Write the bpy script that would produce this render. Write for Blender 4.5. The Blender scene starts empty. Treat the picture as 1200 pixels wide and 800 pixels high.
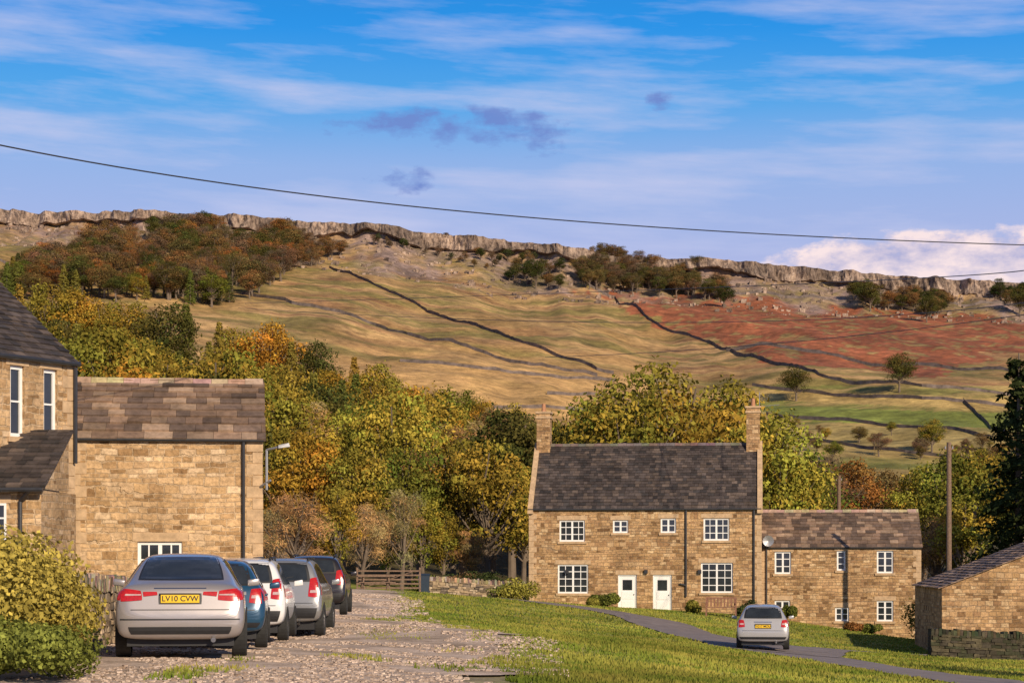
import bpy, math, random
import numpy as np
from mathutils import Vector, Matrix
from mathutils.bvhtree import BVHTree
random.seed(3); RNG=np.random.default_rng(7)
F=2333.0; EYE=1.5
sc=bpy.context.scene
sc.view_settings.view_transform='Standard'; sc.view_settings.look='None'; sc.view_settings.exposure=0
COL=sc.collection
# survey helper : bearing/elevation reading at a distance -> world position
def XZ(px,py,d): return ((px-600)/F*d, EYE+(650-py)/F*d)
def C(px,py,d):
    x,z=XZ(px,py,d); return (x,d,z)

# ---------------------------------------------------------------- noise
_perm=RNG.random((256,256))
def vnoise(x,y):
    x=np.asarray(x,float); y=np.asarray(y,float)
    xi=np.floor(x).astype(int); yi=np.floor(y).astype(int); fx=x-xi; fy=y-yi
    fx=fx*fx*(3-2*fx); fy=fy*fy*(3-2*fy)
    a=_perm[xi&255,yi&255]; b=_perm[(xi+1)&255,yi&255]; c=_perm[xi&255,(yi+1)&255]; d=_perm[(xi+1)&255,(yi+1)&255]
    return (a*(1-fx)+b*fx)*(1-fy)+(c*(1-fx)+d*fx)*fy
def fbm(x,y,o=4):
    s=0;a=.5;t=0
    for i in range(o):
        s=s+a*vnoise(x*2**i+17*i,y*2**i+31*i); t+=a; a*=.5
    return s/t
# ---------------------------------------------------------------- terrain
CP=[(-8,5,.05),(0,5,0),(8,5,-.1),(20,5,-.5),(-5,15,.05),(2,15,-.02),(-12,20,.15),(-20,30,.3),
(-4.5,27,.03),(-4.3,32,-.1),(-5,38,-.2),(-5,44,-.35),(-5,56,-.28),C(470,735,48),C(450,692,95),
C(600,745,44),C(750,760,49),C(800,800,28),C(700,715,98),C(600,702,104),C(760,725,92),C(830,748,76),C(900,764,67),
C(960,772,62),C(1050,785,53),C(1150,800,46),(13,38,-1.3),(14,22,-.9),C(960,800,40),
(.93,108,-1.0),(13.4,107,-1.83),(22,107,-3.04),C(850,732,98),C(950,758,90),C(1100,768,88),C(1190,775,80),C(1200,795,60),
(26,60,-2.4),(30,90,-3),(30,110,-3.2),(0,125,-1),(15,130,-1.5),(30,140,-2),(-15,75,-.1),(-12,100,-.2),(-25,60,.5),(-25,100,1),
(-30,140,4),(0,160,0),(30,170,0),(-45,200,12),(0,230,5),(45,230,3),(-70,250,18),(70,250,4),(-103,400,40),(0,400,20),(100,400,16),
(-160,400,50),(180,400,18),(-60,60,3),(60,60,-4),(-80,120,8),(80,120,-4),(0,320,12),(100,320,9),(-90,320,28),(40,20,-2),(-30,-20,0),
(30,-20,-1),(-150,250,30),(150,250,5),(-300,400,60),(300,400,20)]
cp=np.array(CP,float)
def _k(dx,dy): return np.sqrt(dx*dx+dy*dy+9.0)
A=_k(cp[:,0][:,None]-cp[:,0][None],cp[:,1][:,None]-cp[:,1][None])
zm=cp[:,2].mean(); Wt=np.linalg.solve(A+np.eye(len(cp))*1e-6,cp[:,2]-zm)
def rbf(x,y):
    out=np.full(np.shape(x),zm)
    for i in range(len(cp)): out=out+Wt[i]*_k(x-cp[i,0],y-cp[i,1])
    return out
YC=1240.0
_sx=[-700,-321,-214,-107,-53,10,53,107,134,214,321,700]
_sp=[240,245,250,265,275,286,299,305,308,320,336,372]
_sz=[EYE+(650-p)/F*YC for p in _sp]
def crest(x): return np.interp(x,_sx,_sz)+ (fbm(x/9+5,x*0+2,4)-.5)*2.2
def ycl(x): return 1232+ (fbm(x/30,x*0+9,4)-.5)*40
def height(x,y):
    x=np.asarray(x,float); y=np.asarray(y,float)
    z1=rbf(x,np.minimum(y,400))
    yc=ycl(x); c=crest(x)
    t=(y-400)/(yc-400)
    p=np.interp(t,[0,.1,.24,.42,.6,.8,.92,1.0,1.006,1.08,2],[0,.035,.11,.265,.44,.65,.785,.94,1.0,1.0,.9])
    z=z1+(c-z1)*p
    am=np.clip((y-380)/200,0,1)*np.clip((1.0-t)*6,0,1)
    z=z+am*((fbm(x/80,y/110,3)-.5)*16+(fbm(x/12,y/18,3)-.5)*1.8)
    nm=np.clip((y-0)/30,0,1)*np.clip((400-y)/200,0,1)
    z=z+nm*(fbm(x/3+50,y/3,2)-.5)*.07
    return z
def H(x,y): return float(height(np.array([x]),np.array([y]))[0])
def hit(px,py,d0=300,d1=1300):
    d=np.linspace(d0,d1,1500); x=(px-600)/F*d; zr=EYE+(650-py)/F*d
    k=np.where(height(x,d)>=zr)[0]
    i=k[0] if len(k) else len(d)-1
    return float(x[i]),float(d[i])
def dpoly(x,y,pts):
    best=np.full(np.shape(x),1e9)
    for (ax,ay),(bx,by) in zip(pts[:-1],pts[1:]):
        vx,vy=bx-ax,by-ay; t=np.clip(((x-ax)*vx+(y-ay)*vy)/(vx*vx+vy*vy),0,1)
        best=np.minimum(best,np.hypot(x-ax-t*vx,y-ay-t*vy))
    return best
def smooth_pts(pts,n=12):
    out=[]; P=[np.array(p,float) for p in pts]; P=[2*P[0]-P[1]]+P+[2*P[-1]-P[-2]]
    for i in range(1,len(P)-2):
        for k in range(n):
            t=k/n; a,b,c,d=P[i-1:i+3]
            out.append(tuple(.5*((2*b)+(-a+c)*t+(2*a-5*b+4*c-d)*t*t+(-a+3*b-3*c+d)*t**3)))
    out.append(tuple(P[-2])); return out
ROAD=smooth_pts([(16,-8),(14.6,18),(12.6,35),(11.2,46),(10.4,55),(9.6,64),(8.0,76),(6.6,90),(3.8,98.5),(.4,102),(-2.6,102.5),(-7,99)])
LANE=smooth_pts([(9.4,66),(11.5,76),(15,84),(19,87.5),(28,89),(45,90)])
TRK=[(-10,-7.5,1.5),(10,-7.0,.8),(23,-6.6,-.3),(28,-6.6,-.1),(44,-7.5,.1),(50,-8,-1.2),(60,-8.6,-2.6),(75,-9,-4.0),(92,-9.5,-5.2),(101,-9.5,-5.6)]
def trkedge(y):
    a=np.array(TRK); e1=np.interp(y,a[:,0],a[:,1]); e2=np.interp(y,a[:,0],a[:,2]); return e1,e2
# ---------------------------------------------------------------- materials
def new_mat(name):
    m=bpy.data.materials.new(name); m.use_nodes=True; nt=m.node_tree
    for n in list(nt.nodes): nt.nodes.remove(n)
    out=nt.nodes.new('ShaderNodeOutputMaterial'); b=nt.nodes.new('ShaderNodeBsdfPrincipled')
    nt.links.new(b.outputs[0],out.inputs[0]); return m,nt,b
def N(nt,t,**k):
    n=nt.nodes.new(t)
    for a,v in k.items(): setattr(n,a,v)
    return n
def ramp(nt,stops,src=None,interp='LINEAR'):
    r=N(nt,'ShaderNodeValToRGB'); r.color_ramp.interpolation=interp; e=r.color_ramp.elements
    while len(e)<len(stops): e.new(.5)
    for i,(p,c) in enumerate(stops):
        e[i].position=p; e[i].color=(c[0],c[1],c[2],1) if hasattr(c,'__len__') else (c,c,c,1)
    if src is not None: nt.links.new(src,r.inputs[0])
    return r
def mixc(nt,a,b,f,mode='MIX'):
    m=N(nt,'ShaderNodeMix',data_type='RGBA',blend_type=mode)
    for s,v in ((m.inputs[0],f),(m.inputs[6],a),(m.inputs[7],b)):
        if isinstance(v,bpy.types.NodeSocket): nt.links.new(v,s)
        elif isinstance(v,(tuple,list)): s.default_value=(*v,1)
        else: s.default_value=v
    return m.outputs[2]
def noise(nt,scale,detail=5,vec=None,rough=.6):
    n=N(nt,'ShaderNodeTexNoise'); n.inputs['Scale'].default_value=scale; n.inputs['Detail'].default_value=detail; n.inputs['Roughness'].default_value=rough
    if vec is not None: nt.links.new(vec,n.inputs['Vector'])
    return n
def bump(nt,b,src,strength=.3,dist=.02):
    n=N(nt,'ShaderNodeBump'); n.inputs['Strength'].default_value=strength; n.inputs['Distance'].default_value=dist
    nt.links.new(src,n.inputs['Height']); nt.links.new(n.outputs[0],b.inputs['Normal'])
def simple(name,col,rough=.6,metal=0,vary=.15,scale=6,coat=0,bmp=0,spec=None):
    m,nt,b=new_mat(name); tc=N(nt,'ShaderNodeTexCoord'); n=noise(nt,scale,4,tc.outputs['Object'])
    r=ramp(nt,[(.3,tuple(c*(1-vary) for c in col)),(.7,tuple(min(1,c*(1+vary)) for c in col))],n.outputs[0])
    nt.links.new(r.outputs[0],b.inputs['Base Color']); b.inputs['Roughness'].default_value=rough; b.inputs['Metallic'].default_value=metal
    if coat: b.inputs['Coat Weight'].default_value=coat; b.inputs['Coat Roughness'].default_value=.05
    if spec is not None: b.inputs['Specular IOR Level'].default_value=spec
    if bmp: bump(nt,b,n.outputs[0],bmp,.03)
    return m
def stone(name,cols,bw=.36,bh=.15,mort=(.30,.24,.17),dist=.02,ms=.014,rowvar=.16):
    m,nt,b=new_mat(name); uv=N(nt,'ShaderNodeUVMap')
    nz=noise(nt,3.2,3,uv.outputs[0]); sub=N(nt,'ShaderNodeVectorMath',operation='SUBTRACT'); nt.links.new(nz.outputs['Color'],sub.inputs[0]); sub.inputs[1].default_value=(.5,.5,.5)
    sc_=N(nt,'ShaderNodeVectorMath',operation='SCALE'); nt.links.new(sub.outputs[0],sc_.inputs[0]); sc_.inputs['Scale'].default_value=dist*2.5
    ad=N(nt,'ShaderNodeVectorMath',operation='ADD'); nt.links.new(uv.outputs[0],ad.inputs[0]); nt.links.new(sc_.outputs[0],ad.inputs[1])
    # courses of unequal height : warp v by a slow noise of v (and a little of u)
    mp=N(nt,'ShaderNodeMapping'); mp.inputs['Scale'].default_value=(.12,2.3,0); nt.links.new(uv.outputs[0],mp.inputs[0]); nv=noise(nt,1,1,mp.outputs[0])
    cb=N(nt,'ShaderNodeCombineXYZ'); mm=N(nt,'ShaderNodeMath',operation='MULTIPLY'); nt.links.new(nv.outputs[0],mm.inputs[0]); mm.inputs[1].default_value=rowvar*3; nt.links.new(mm.outputs[0],cb.inputs[1])
    ad2=N(nt,'ShaderNodeVectorMath',operation='ADD'); nt.links.new(ad.outputs[0],ad2.inputs[0]); nt.links.new(cb.outputs[0],ad2.inputs[1])
    br=N(nt,'ShaderNodeTexBrick'); nt.links.new(ad2.outputs[0],br.inputs['Vector'])
    br.inputs['Scale'].default_value=1; br.inputs['Brick Width'].default_value=bw; br.inputs['Row Height'].default_value=bh
    br.inputs['Mortar Size'].default_value=ms; br.inputs['Mortar Smooth'].default_value=.4; br.offset=.43; br.squash=.62; br.squash_frequency=3
    br.inputs['Color1'].default_value=(0,0,0,1); br.inputs['Color2'].default_value=(1,1,1,1); br.inputs['Mortar'].default_value=(.5,.5,.5,1)
    r=ramp(nt,[(i/(len(cols)-1),c) for i,c in enumerate(cols)],br.outputs['Color'])
    n2=noise(nt,.55,5,uv.outputs[0]); r2=ramp(nt,[(.3,(.62,.60,.58)),(.7,(1.2,1.2,1.2))],n2.outputs[0])
    n3=noise(nt,9,5,uv.outputs[0],.7); r3=ramp(nt,[(.25,.5),(.75,1.4)],n3.outputs[0])
    c=mixc(nt,r.outputs[0],mort,br.outputs['Fac'])
    c=mixc(nt,c,r2.outputs[0],1.0,'MULTIPLY'); c=mixc(nt,c,r3.outputs[0],1.0,'MULTIPLY')
    nt.links.new(c,b.inputs['Base Color']); b.inputs['Roughness'].default_value=.9; b.inputs['Specular IOR Level'].default_value=.2
    inv=N(nt,'ShaderNodeMath',operation='SUBTRACT'); inv.inputs[0].default_value=1; nt.links.new(br.outputs['Fac'],inv.inputs[1])
    a2=N(nt,'ShaderNodeMath',operation='MULTIPLY_ADD'); nt.links.new(n3.outputs[0],a2.inputs[0]); a2.inputs[1].default_value=1.2; nt.links.new(inv.outputs[0],a2.inputs[2])
    bump(nt,b,a2.outputs[0],.9,.035); return m
def vcol(name,rough=.9,scale=(3,.2),var=(.6,1.35),bmp=.3,bdist=.03,det=6):
    m,nt,b=new_mat(name); at=N(nt,'ShaderNodeAttribute',attribute_name='Col'); tc=N(nt,'ShaderNodeTexCoord')
    c=at.outputs['Color']; last=None
    for s in scale:
        n=noise(nt,s,det,tc.outputs['Object'],.7); last=last or n
        r=ramp(nt,[(.3,var[0]),(.7,var[1])],n.outputs[0]); c=mixc(nt,c,r.outputs[0],1.0,'MULTIPLY')
    nt.links.new(c,b.inputs['Base Color']); b.inputs['Roughness'].default_value=rough
    b.inputs['Specular IOR Level'].default_value=.2
    if bmp: bump(nt,b,last.outputs[0],bmp,bdist)
    return m
def leafmat(name,trans=.3):
    m,nt,b=new_mat(name); nt.nodes.remove(b); out=[n for n in nt.nodes if n.type=='OUTPUT_MATERIAL'][0]
    at=N(nt,'ShaderNodeAttribute',attribute_name='Col'); oi=N(nt,'ShaderNodeObjectInfo')
    c=mixc(nt,oi.outputs['Color'],at.outputs['Color'],1.0,'MULTIPLY')
    d=N(nt,'ShaderNodeBsdfDiffuse'); t=N(nt,'ShaderNodeBsdfTranslucent'); mx=N(nt,'ShaderNodeMixShader'); mx.inputs[0].default_value=trans
    nt.links.new(c,d.inputs[0]); nt.links.new(c,t.inputs[0]); nt.links.new(d.outputs[0],mx.inputs[1]); nt.links.new(t.outputs[0],mx.inputs[2]); nt.links.new(mx.outputs[0],out.inputs[0])
    return m
M_LEAF=leafmat('foliage',.2); M_BARK=simple('bark',(.16,.12,.085),.95,0,.4,8,bmp=.4)
M_GROUND=vcol('ground_cover',scale=(7,.22,.035),var=(.55,1.45),bmp=.4,bdist=.05)
M_GRAVEL,ntg,bg=new_mat('gravel')
tc=N(ntg,'ShaderNodeTexCoord'); n1=noise(ntg,16,5,tc.outputs['Object'],.8); n2=noise(ntg,.6,6,tc.outputs['Object'],.75)
r1=ramp(ntg,[(.34,(.34,.25,.185)),(.5,(.56,.435,.34)),(.66,(.76,.62,.50))],n1.outputs[0]); r2=ramp(ntg,[(.34,(.50,.48,.44)),(.62,(1.12,1.12,1.12))],n2.outputs[0])
ntg.links.new(mixc(ntg,r1.outputs[0],r2.outputs[0],1.0,'MULTIPLY'),bg.inputs['Base Color']); bg.inputs['Roughness'].default_value=.95; bg.inputs['Specular IOR Level'].default_value=.1; bump(ntg,bg,n1.outputs[0],.35,.02)
M_PEB=vcol('loose_stone',scale=(30,),det=2,bmp=0)
M_ASPH=simple('asphalt',(.21,.17,.155),.85,0,.25,1.3,bmp=.25)
M_STONE=stone('sandstone_wall',[(.20,.11,.05),(.47,.29,.135),(.60,.385,.195),(.34,.195,.095),(.70,.50,.28)],.34,.15,(.36,.25,.15),.03,.012)
M_RUBBLE=stone('rubble_wall',[(.30,.175,.08),(.57,.37,.185),(.70,.475,.26),(.42,.255,.12),(.80,.59,.37)],.40,.15,(.60,.43,.26),.05,.016)
M_DRY=vcol('dry_stone',scale=(9,1.5),var=(.6,1.35),bmp=.8)
M_DRESS=simple('dressed_stone',(.48,.33,.19),.85,0,.25,5,bmp=.3)
M_SLATE=vcol('slate',.6,(5,.6),(.65,1.3),.2,.01)
M_WHITE=simple('white_paint',(.80,.79,.76),.45,0,.05,9)
M_GLASS=simple('window_glass',(.025,.03,.035),.06,0,.4,1.2,spec=.8)
M_BLACK=simple('black_plastic',(.018,.018,.02),.45,0,.2,6)
M_IRON=simple('black_iron',(.03,.03,.033),.4,0,.2,6)
M_WOOD=simple('weathered_wood',(.18,.115,.075),.85,0,.35,12,bmp=.3)
M_BENCH=simple('bench_wood',(.22,.10,.06),.7,0,.25,12)
M_RUBBER=simple('tyre_rubber',(.02,.02,.02),.85,0,.3,14)
M_RIM=simple('alloy',(.45,.45,.46),.35,.8,.1,10)
M_RED=simple('tail_lamp_red',(.42,.012,.012),.2,0,.25,30,coat=.5)
M_LAMPW=simple('tail_lamp_clear',(.50,.36,.34),.15,0,.2,30,coat=1)
M_YEL=simple('plate_yellow',(.80,.50,.02),.4,0,.04,9)
M_CHROME=simple('chrome',(.6,.6,.6),.15,1,.05,9)
M_POT=simple('terracotta',(.42,.20,.10),.8,0,.2,8)
M_GREYM=simple('galvanised',(.35,.35,.36),.45,.5,.1,9)
M_FIELD=simple('field_stone',(.14,.11,.095),.95,0,.5,.3)
# ---------------------------------------------------------------- mesh helpers
def link(o,parent=None):
    COL.objects.link(o)
    if parent: o.parent=parent
    return o
def empty(name,loc=(0,0,0),rz=0):
    e=bpy.data.objects.new(name,None); e.empty_display_size=.5; e.location=loc; e.rotation_euler=(0,0,rz); return link(e)
def np_mesh(name,V,Q,mats,col=None,midx=None,smooth=False):
    V=np.asarray(V,np.float32); Q=np.asarray(Q,np.int32); k=Q.shape[1]
    me=bpy.data.meshes.new(name); me.vertices.add(len(V)); me.vertices.foreach_set('co',V.ravel())
    me.loops.add(Q.size); me.loops.foreach_set('vertex_index',Q.ravel()); me.polygons.add(len(Q))
    me.polygons.foreach_set('loop_start',np.arange(0,Q.size,k,dtype=np.int32)); me.polygons.foreach_set('loop_total',np.full(len(Q),k,np.int32))
    for m in mats: me.materials.append(m)
    if midx is not None: me.polygons.foreach_set('material_index',np.asarray(midx,np.int32))
    me.polygons.foreach_set('use_smooth',np.full(len(Q),smooth,bool))
    me.update(calc_edges=True); me.validate()
    if col is not None:
        a=me.color_attributes.new('Col','FLOAT_COLOR','POINT'); c=np.ones((len(V),4),np.float32); c[:,:3]=col; a.data.foreach_set('color',c.ravel())
    return me
class MB:
    def __init__(s): s.v=[];s.f=[];s.m=[];s.c=[]
    def face(s,pts,m=0,c=(1,1,1)):
        i=len(s.v); s.v+= [tuple(p) for p in pts]; s.f.append(list(range(i,i+len(pts)))); s.m.append(m); s.c.append(c)
    def hexa(s,p,m=0,c=(1,1,1)):
        i=len(s.v); s.v+=[tuple(q) for q in p]
        for f in ((0,3,2,1),(4,5,6,7),(0,1,5,4),(1,2,6,5),(2,3,7,6),(3,0,4,7)): s.f.append([i+k for k in f]); s.m.append(m); s.c.append(c)
    def box(s,x0,x1,y0,y1,z0,z1,m=0,c=(1,1,1)):
        s.hexa([(x0,y0,z0),(x1,y0,z0),(x1,y1,z0),(x0,y1,z0),(x0,y0,z1),(x1,y0,z1),(x1,y1,z1),(x0,y1,z1)],m,c)
    def cyl(s,p0,p1,r0,r1=None,n=10,m=0,c=(1,1,1),cap=True):
        r1=r0 if r1 is None else r1; p0=Vector(p0);p1=Vector(p1); d=(p1-p0).normalized(); a=d.orthogonal().normalized(); b=d.cross(a); i=len(s.v)
        for p,r in((p0,r0),(p1,r1)):
            for k in range(n):
                t=2*math.pi*k/n; s.v.append(tuple(p+a*(r*math.cos(t))+b*(r*math.sin(t))))
        for k in range(n): s.f.append([i+k,i+(k+1)%n,i+n+(k+1)%n,i+n+k]); s.m.append(m); s.c.append(c)
        if cap: s.f.append([i+n+k for k in range(n)]);s.m.append(m);s.c.append(c); s.f.append([i+k for k in range(n)][::-1]);s.m.append(m);s.c.append(c)
    def obj(s,name,mats,parent=None,loc=(0,0,0),rz=0,smooth=False,bevel=0):
        me=bpy.data.meshes.new(name); me.from_pydata(s.v,[],s.f)
        for m in mats: me.materials.append(m)
        me.polygons.foreach_set('material_index',s.m); me.polygons.foreach_set('use_smooth',[smooth]*len(s.f)); me.update()
        U=[];K=[]
        for p,c in zip(me.polygons,s.c):
            n=p.normal
            for vi in p.vertices:
                co=s.v[vi]
                U+= (co[0],co[1]) if abs(n.z)>.9 else ((co[1]+3.3,co[2]) if abs(n.x)>abs(n.y) else (co[0],co[2]))
                K+= (c[0],c[1],c[2],1.0)
        me.uv_layers.new(name='UVMap'); me.uv_layers['UVMap'].data.foreach_set('uv',np.array(U,np.float32))
        me.color_attributes.new('Col','FLOAT_COLOR','CORNER'); me.color_attributes['Col'].data.foreach_set('color',np.array(K,np.float32))
        o=bpy.data.objects.new(name,me); o.location=loc; o.rotation_euler=(0,0,rz); link(o,parent)
        if bevel:
            b=o.modifiers.new('b','BEVEL'); b.width=bevel; b.segments=2; b.limit_method='ANGLE'
        return o
# ---------------------------------------------------------------- ground sheet
rows=np.concatenate([np.arange(-30,15,1.5),np.arange(15,130,.32),np.arange(130,1150,3.2),np.arange(1150,1215,2),np.arange(1215,1262,.7),np.arange(1262,1500,20),np.arange(1500,6000,300)])
a=np.linspace(-.44,.44,520)
Y=np.repeat(rows[:,None],len(a),1); X=a[None]*(Y+60); 
X[Y>1500]*=1.5
Z=height(X,Y)
px=600+X/np.maximum(Y,5)*F; py=650-(Z-EYE)/np.maximum(Y,5)*F
def inpoly(px,py,poly):
    r=np.zeros(px.shape,bool); j=len(poly)-1
    for i in range(len(poly)):
        xi,yi=poly[i]; xj,yj=poly[j]
        c=((yi>py)!=(yj>py))&(px<(xj-xi)*(py-yi)/((yj-yi) if yj!=yi else 1e-9)+xi); r^=c; j=i
    return r
def L(c0,c1,t): return np.array(c0)*(1-t[...,None])+np.array(c1)*t[...,None]
n1_=fbm(X/25,Y/40,5); n2_=fbm(X/6+9,Y/9,4); n3_=fbm(X/1.2,Y/1.2+4,4); n4_=fbm(X/60+4,Y/60+4,3); n5_=fbm(X/45+2,Y/14+7,5)
near=L((.19,.235,.035),(.36,.30,.07),np.clip((n3_-.35)*2.2,0,1)); near=near*(0.75+.5*n2_[...,None])
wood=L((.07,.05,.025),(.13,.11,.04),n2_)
past=L((.30,.185,.068),(.46,.29,.125),np.clip((n1_-.3)*2.5,0,1)); m_=np.clip((.52-n5_)*6,0,.85)[...,None]; past=np.array((.19,.155,.045))*m_+past*(1-m_)
m_=np.clip((n5_-.60)*8,0,.7)[...,None]; past=np.array((.24,.12,.055))*m_+past*(1-m_)
gold=L((.54,.32,.13),(.40,.25,.09),n2_)
t=np.clip((py-395+(n5_-.5)*60)/40,0,1)*(px<760)*.85; past=past*(1-t[...,None])+gold*t[...,None]
wx=px+(n2_-.5)*70; wy=py+(n1_-.5)*26
brk=inpoly(wx,wy,[(690,338),(780,348),(870,346),(1000,362),(1400,385),(1400,425),(1180,412),(1100,440),(1040,440),(960,432),(870,412),(790,385),(740,362)])
bc=L((.34,.10,.045),(.17,.075,.035),n3_)*(0.6+.8*n2_[...,None])
col=past.copy(); col[brk]=bc[brk]
col[brk&(n2_<.38)]=(.25,.17,.065)
gl=(py>452)&(px>880)
gg=L((.19,.185,.045),(.38,.27,.095),np.clip((n5_-.4)*5,0,1)); col[gl]=gg[gl]
g2=inpoly(px,py,[(880,474),(1400,492),(1400,512),(930,492)]); col[g2]=(np.array((.20,.225,.045))*(.6+.8*n2_[...,None]))[g2]
g3=inpoly(px,py,[(880,455),(1400,476),(1400,490),(880,468)]); col[g3]=(np.array((.42,.29,.10))*(.6+.8*n2_[...,None]))[g3]
g4=inpoly(px,py,[(920,496),(1400,514),(1400,545),(920,520)]); col[g4]=(np.array((.35,.26,.09))*(.6+.8*n2_[...,None]))[g4]
yc=ycl(X); tt=(Y-400)/(yc-400)
scr=np.clip((tt-(.89+(n1_-.5)*.28+(n2_-.5)*.16))*14,0,1)*(.35+.65*np.clip((n2_-.35)*5,0,1)); sc_c=L((.35,.25,.205),(.17,.12,.105),n3_)
col=col*(1-scr[...,None])+sc_c*scr[...,None]
top=(tt>1.003); col[top]=(.26,.20,.08)
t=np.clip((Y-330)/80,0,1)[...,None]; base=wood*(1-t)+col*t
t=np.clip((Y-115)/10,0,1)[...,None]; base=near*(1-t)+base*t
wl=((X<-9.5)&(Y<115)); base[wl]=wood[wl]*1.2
dr=dpoly(X,Y,ROAD); tr=np.clip((2.4-dr)/.6,0,1)[...,None]; base=base*(1-tr*.6)+np.array((.26,.20,.11))*tr*.6
e1,e2=trkedge(Y); tg=(np.clip((X-e1+.5)/.5,0,1)*np.clip((e2+.9+(n2_-.5)*1.6-X)/.9,0,1)*(Y<103))[...,None]; base=base*(1-tg*.7)+np.array((.42,.32,.22))*tg*.7
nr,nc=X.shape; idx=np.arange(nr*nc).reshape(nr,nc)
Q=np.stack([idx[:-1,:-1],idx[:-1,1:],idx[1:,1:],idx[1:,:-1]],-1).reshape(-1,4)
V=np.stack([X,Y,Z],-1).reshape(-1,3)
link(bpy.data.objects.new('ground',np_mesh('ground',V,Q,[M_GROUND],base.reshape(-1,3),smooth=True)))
# roads
def ribbon(name,pts,w,mat,off,ncr=8,wv=.12):
    P=np.array(pts); T=np.gradient(P,axis=0); T/=np.linalg.norm(T,axis=1)[:,None]; Nn=np.stack([-T[:,1],T[:,0]],1)
    s=np.linspace(-1,1,ncr); X=P[:,0][:,None]+Nn[:,0][:,None]*s*w/2; Y=P[:,1][:,None]+Nn[:,1][:,None]*s*w/2
    X[:,0]+=(fbm(P[:,1]*.8,P[:,0])-.5)*wv*4; X[:,-1]+=(fbm(P[:,1]*.8+8,P[:,0])-.5)*wv*4
    Zz=height(X,Y)+off; i=np.arange(X.size).reshape(X.shape)
    q=np.stack([i[:-1,:-1],i[:-1,1:],i[1:,1:],i[1:,:-1]],-1).reshape(-1,4)
    return link(bpy.data.objects.new(name,np_mesh(name,np.stack([X,Y,Zz],-1).reshape(-1,3),q,[mat],smooth=True)))
def dens(pts,step=.5):
    o=[]
    for a_,b_ in zip(pts[:-1],pts[1:]):
        n=max(1,int(math.dist(a_,b_)/step)); 
        for k in range(n): o.append((a_[0]+(b_[0]-a_[0])*k/n,a_[1]+(b_[1]-a_[1])*k/n))
    return o+[pts[-1]]
ribbon('asphalt_road',dens(ROAD),3.7,M_ASPH,.035)
ribbon('asphalt_lane',dens(LANE),2.9,M_ASPH,.045)
ys=np.arange(-5,101,.16); s=np.linspace(0,1,60); e1,e2=trkedge(ys)
e2=e2+(fbm(ys/1.5,ys*0,3)-.5)*1.8+(fbm(ys*3,ys*0+3,2)-.5)*.5; X=e1[:,None]+(e2-e1)[:,None]*s; Yg=np.repeat(ys[:,None],60,1); Zg=height(X,Yg)+.03
i=np.arange(X.size).reshape(X.shape); q=np.stack([i[:-1,:-1],i[:-1,1:],i[1:,1:],i[1:,:-1]],-1).reshape(-1,4)
link(bpy.data.objects.new('gravel_track',np_mesh('gravel_track',np.stack([X,Yg,Zg],-1).reshape(-1,3),q,[M_GRAVEL],smooth=True)))
# loose stones on the track
cube=np.array([(-1,-1,-1),(1,-1,-1),(1,1,-1),(-1,1,-1),(-1,-1,1),(1,-1,1),(1,1,1),(-1,1,1)],float)
cq=np.array([(0,3,2,1),(4,5,6,7),(0,1,5,4),(1,2,6,5),(2,3,7,6),(3,0,4,7)])
npb=36000; sy=20+RNG.random(npb)**1.5*70; e1,e2=trkedge(sy); sx=e1+(e2-e1+.9)*RNG.random(npb); kk=fbm(sx/1.1,sy/2.2,3)>.47; sx=sx[kk];sy=sy[kk];npb=len(sx)
ss=(.009+.022*RNG.random(npb)**4)*(.8+sy/60); v=cube[None]*ss[:,None,None]*(.5+.6*RNG.random((npb,8,3)))*np.array([1.2,1.2,.6])
an=RNG.random(npb)*6.28; c_,s_=np.cos(an)[:,None],np.sin(an)[:,None]; v=np.stack([v[...,0]*c_-v[...,1]*s_,v[...,0]*s_+v[...,1]*c_,v[...,2]],-1)+np.stack([sx,sy,height(sx,sy)+.033],1)[:,None]
pc=L((.30,.22,.165),(.60,.48,.39),RNG.random(npb))
link(bpy.data.objects.new('loose_stones',np_mesh('loose_stones',v.reshape(-1,3),(np.arange(npb)[:,None,None]*8+cq[None]).reshape(-1,4),[M_PEB],np.repeat(pc,8,0))))
# grass blades
nb=360000
gy=21+ (RNG.random(nb)**1.8)*86; gx=-7+RNG.random(nb)*36*(gy/60+.25)
dr=np.minimum(dpoly(gx,gy,ROAD[::4]),dpoly(gx,gy,LANE[::4])+.4); e1,e2=trkedge(gy)
pn2=fbm(gx/1.3+3,gy/4+2,4)
ok=(dr>1.9)&((gx>e2-.1+(fbm(gx/1.5,gy/1.5)-.5)*1.8)|((pn2+RNG.random(nb)*.12>.68)&(gx>-4.2)))&(gy<106)
gx=gx[ok];gy=gy[ok]; nb=len(gx); gz=height(gx,gy)-.005
ang=RNG.random(nb)*6.28; hh=(.03+.06*RNG.random(nb))*(.5+1.1*fbm(gx/2,gy/2)); w=.012+gy/60*.018; lx=(RNG.random(nb)-.5)*.06; ly=(RNG.random(nb)-.5)*.06
cx,cy=np.cos(ang)*w,np.sin(ang)*w
P0=np.stack([gx-cx,gy-cy,gz],1);P1=np.stack([gx+cx,gy+cy,gz],1);P2=np.stack([gx+cx*.2+lx,gy+cy*.2+ly,gz+hh],1);P3=np.stack([gx-cx*.2+lx,gy-cy*.2+ly,gz+hh],1)
gc=L((.16,.215,.032),(.38,.33,.07),np.clip((fbm(gx/1.2,gy/1.2)-.35)*2+RNG.random(nb)*.3,0,1))*(.5+1.0*fbm(gx/4,gy/8,3))[:,None]
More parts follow.
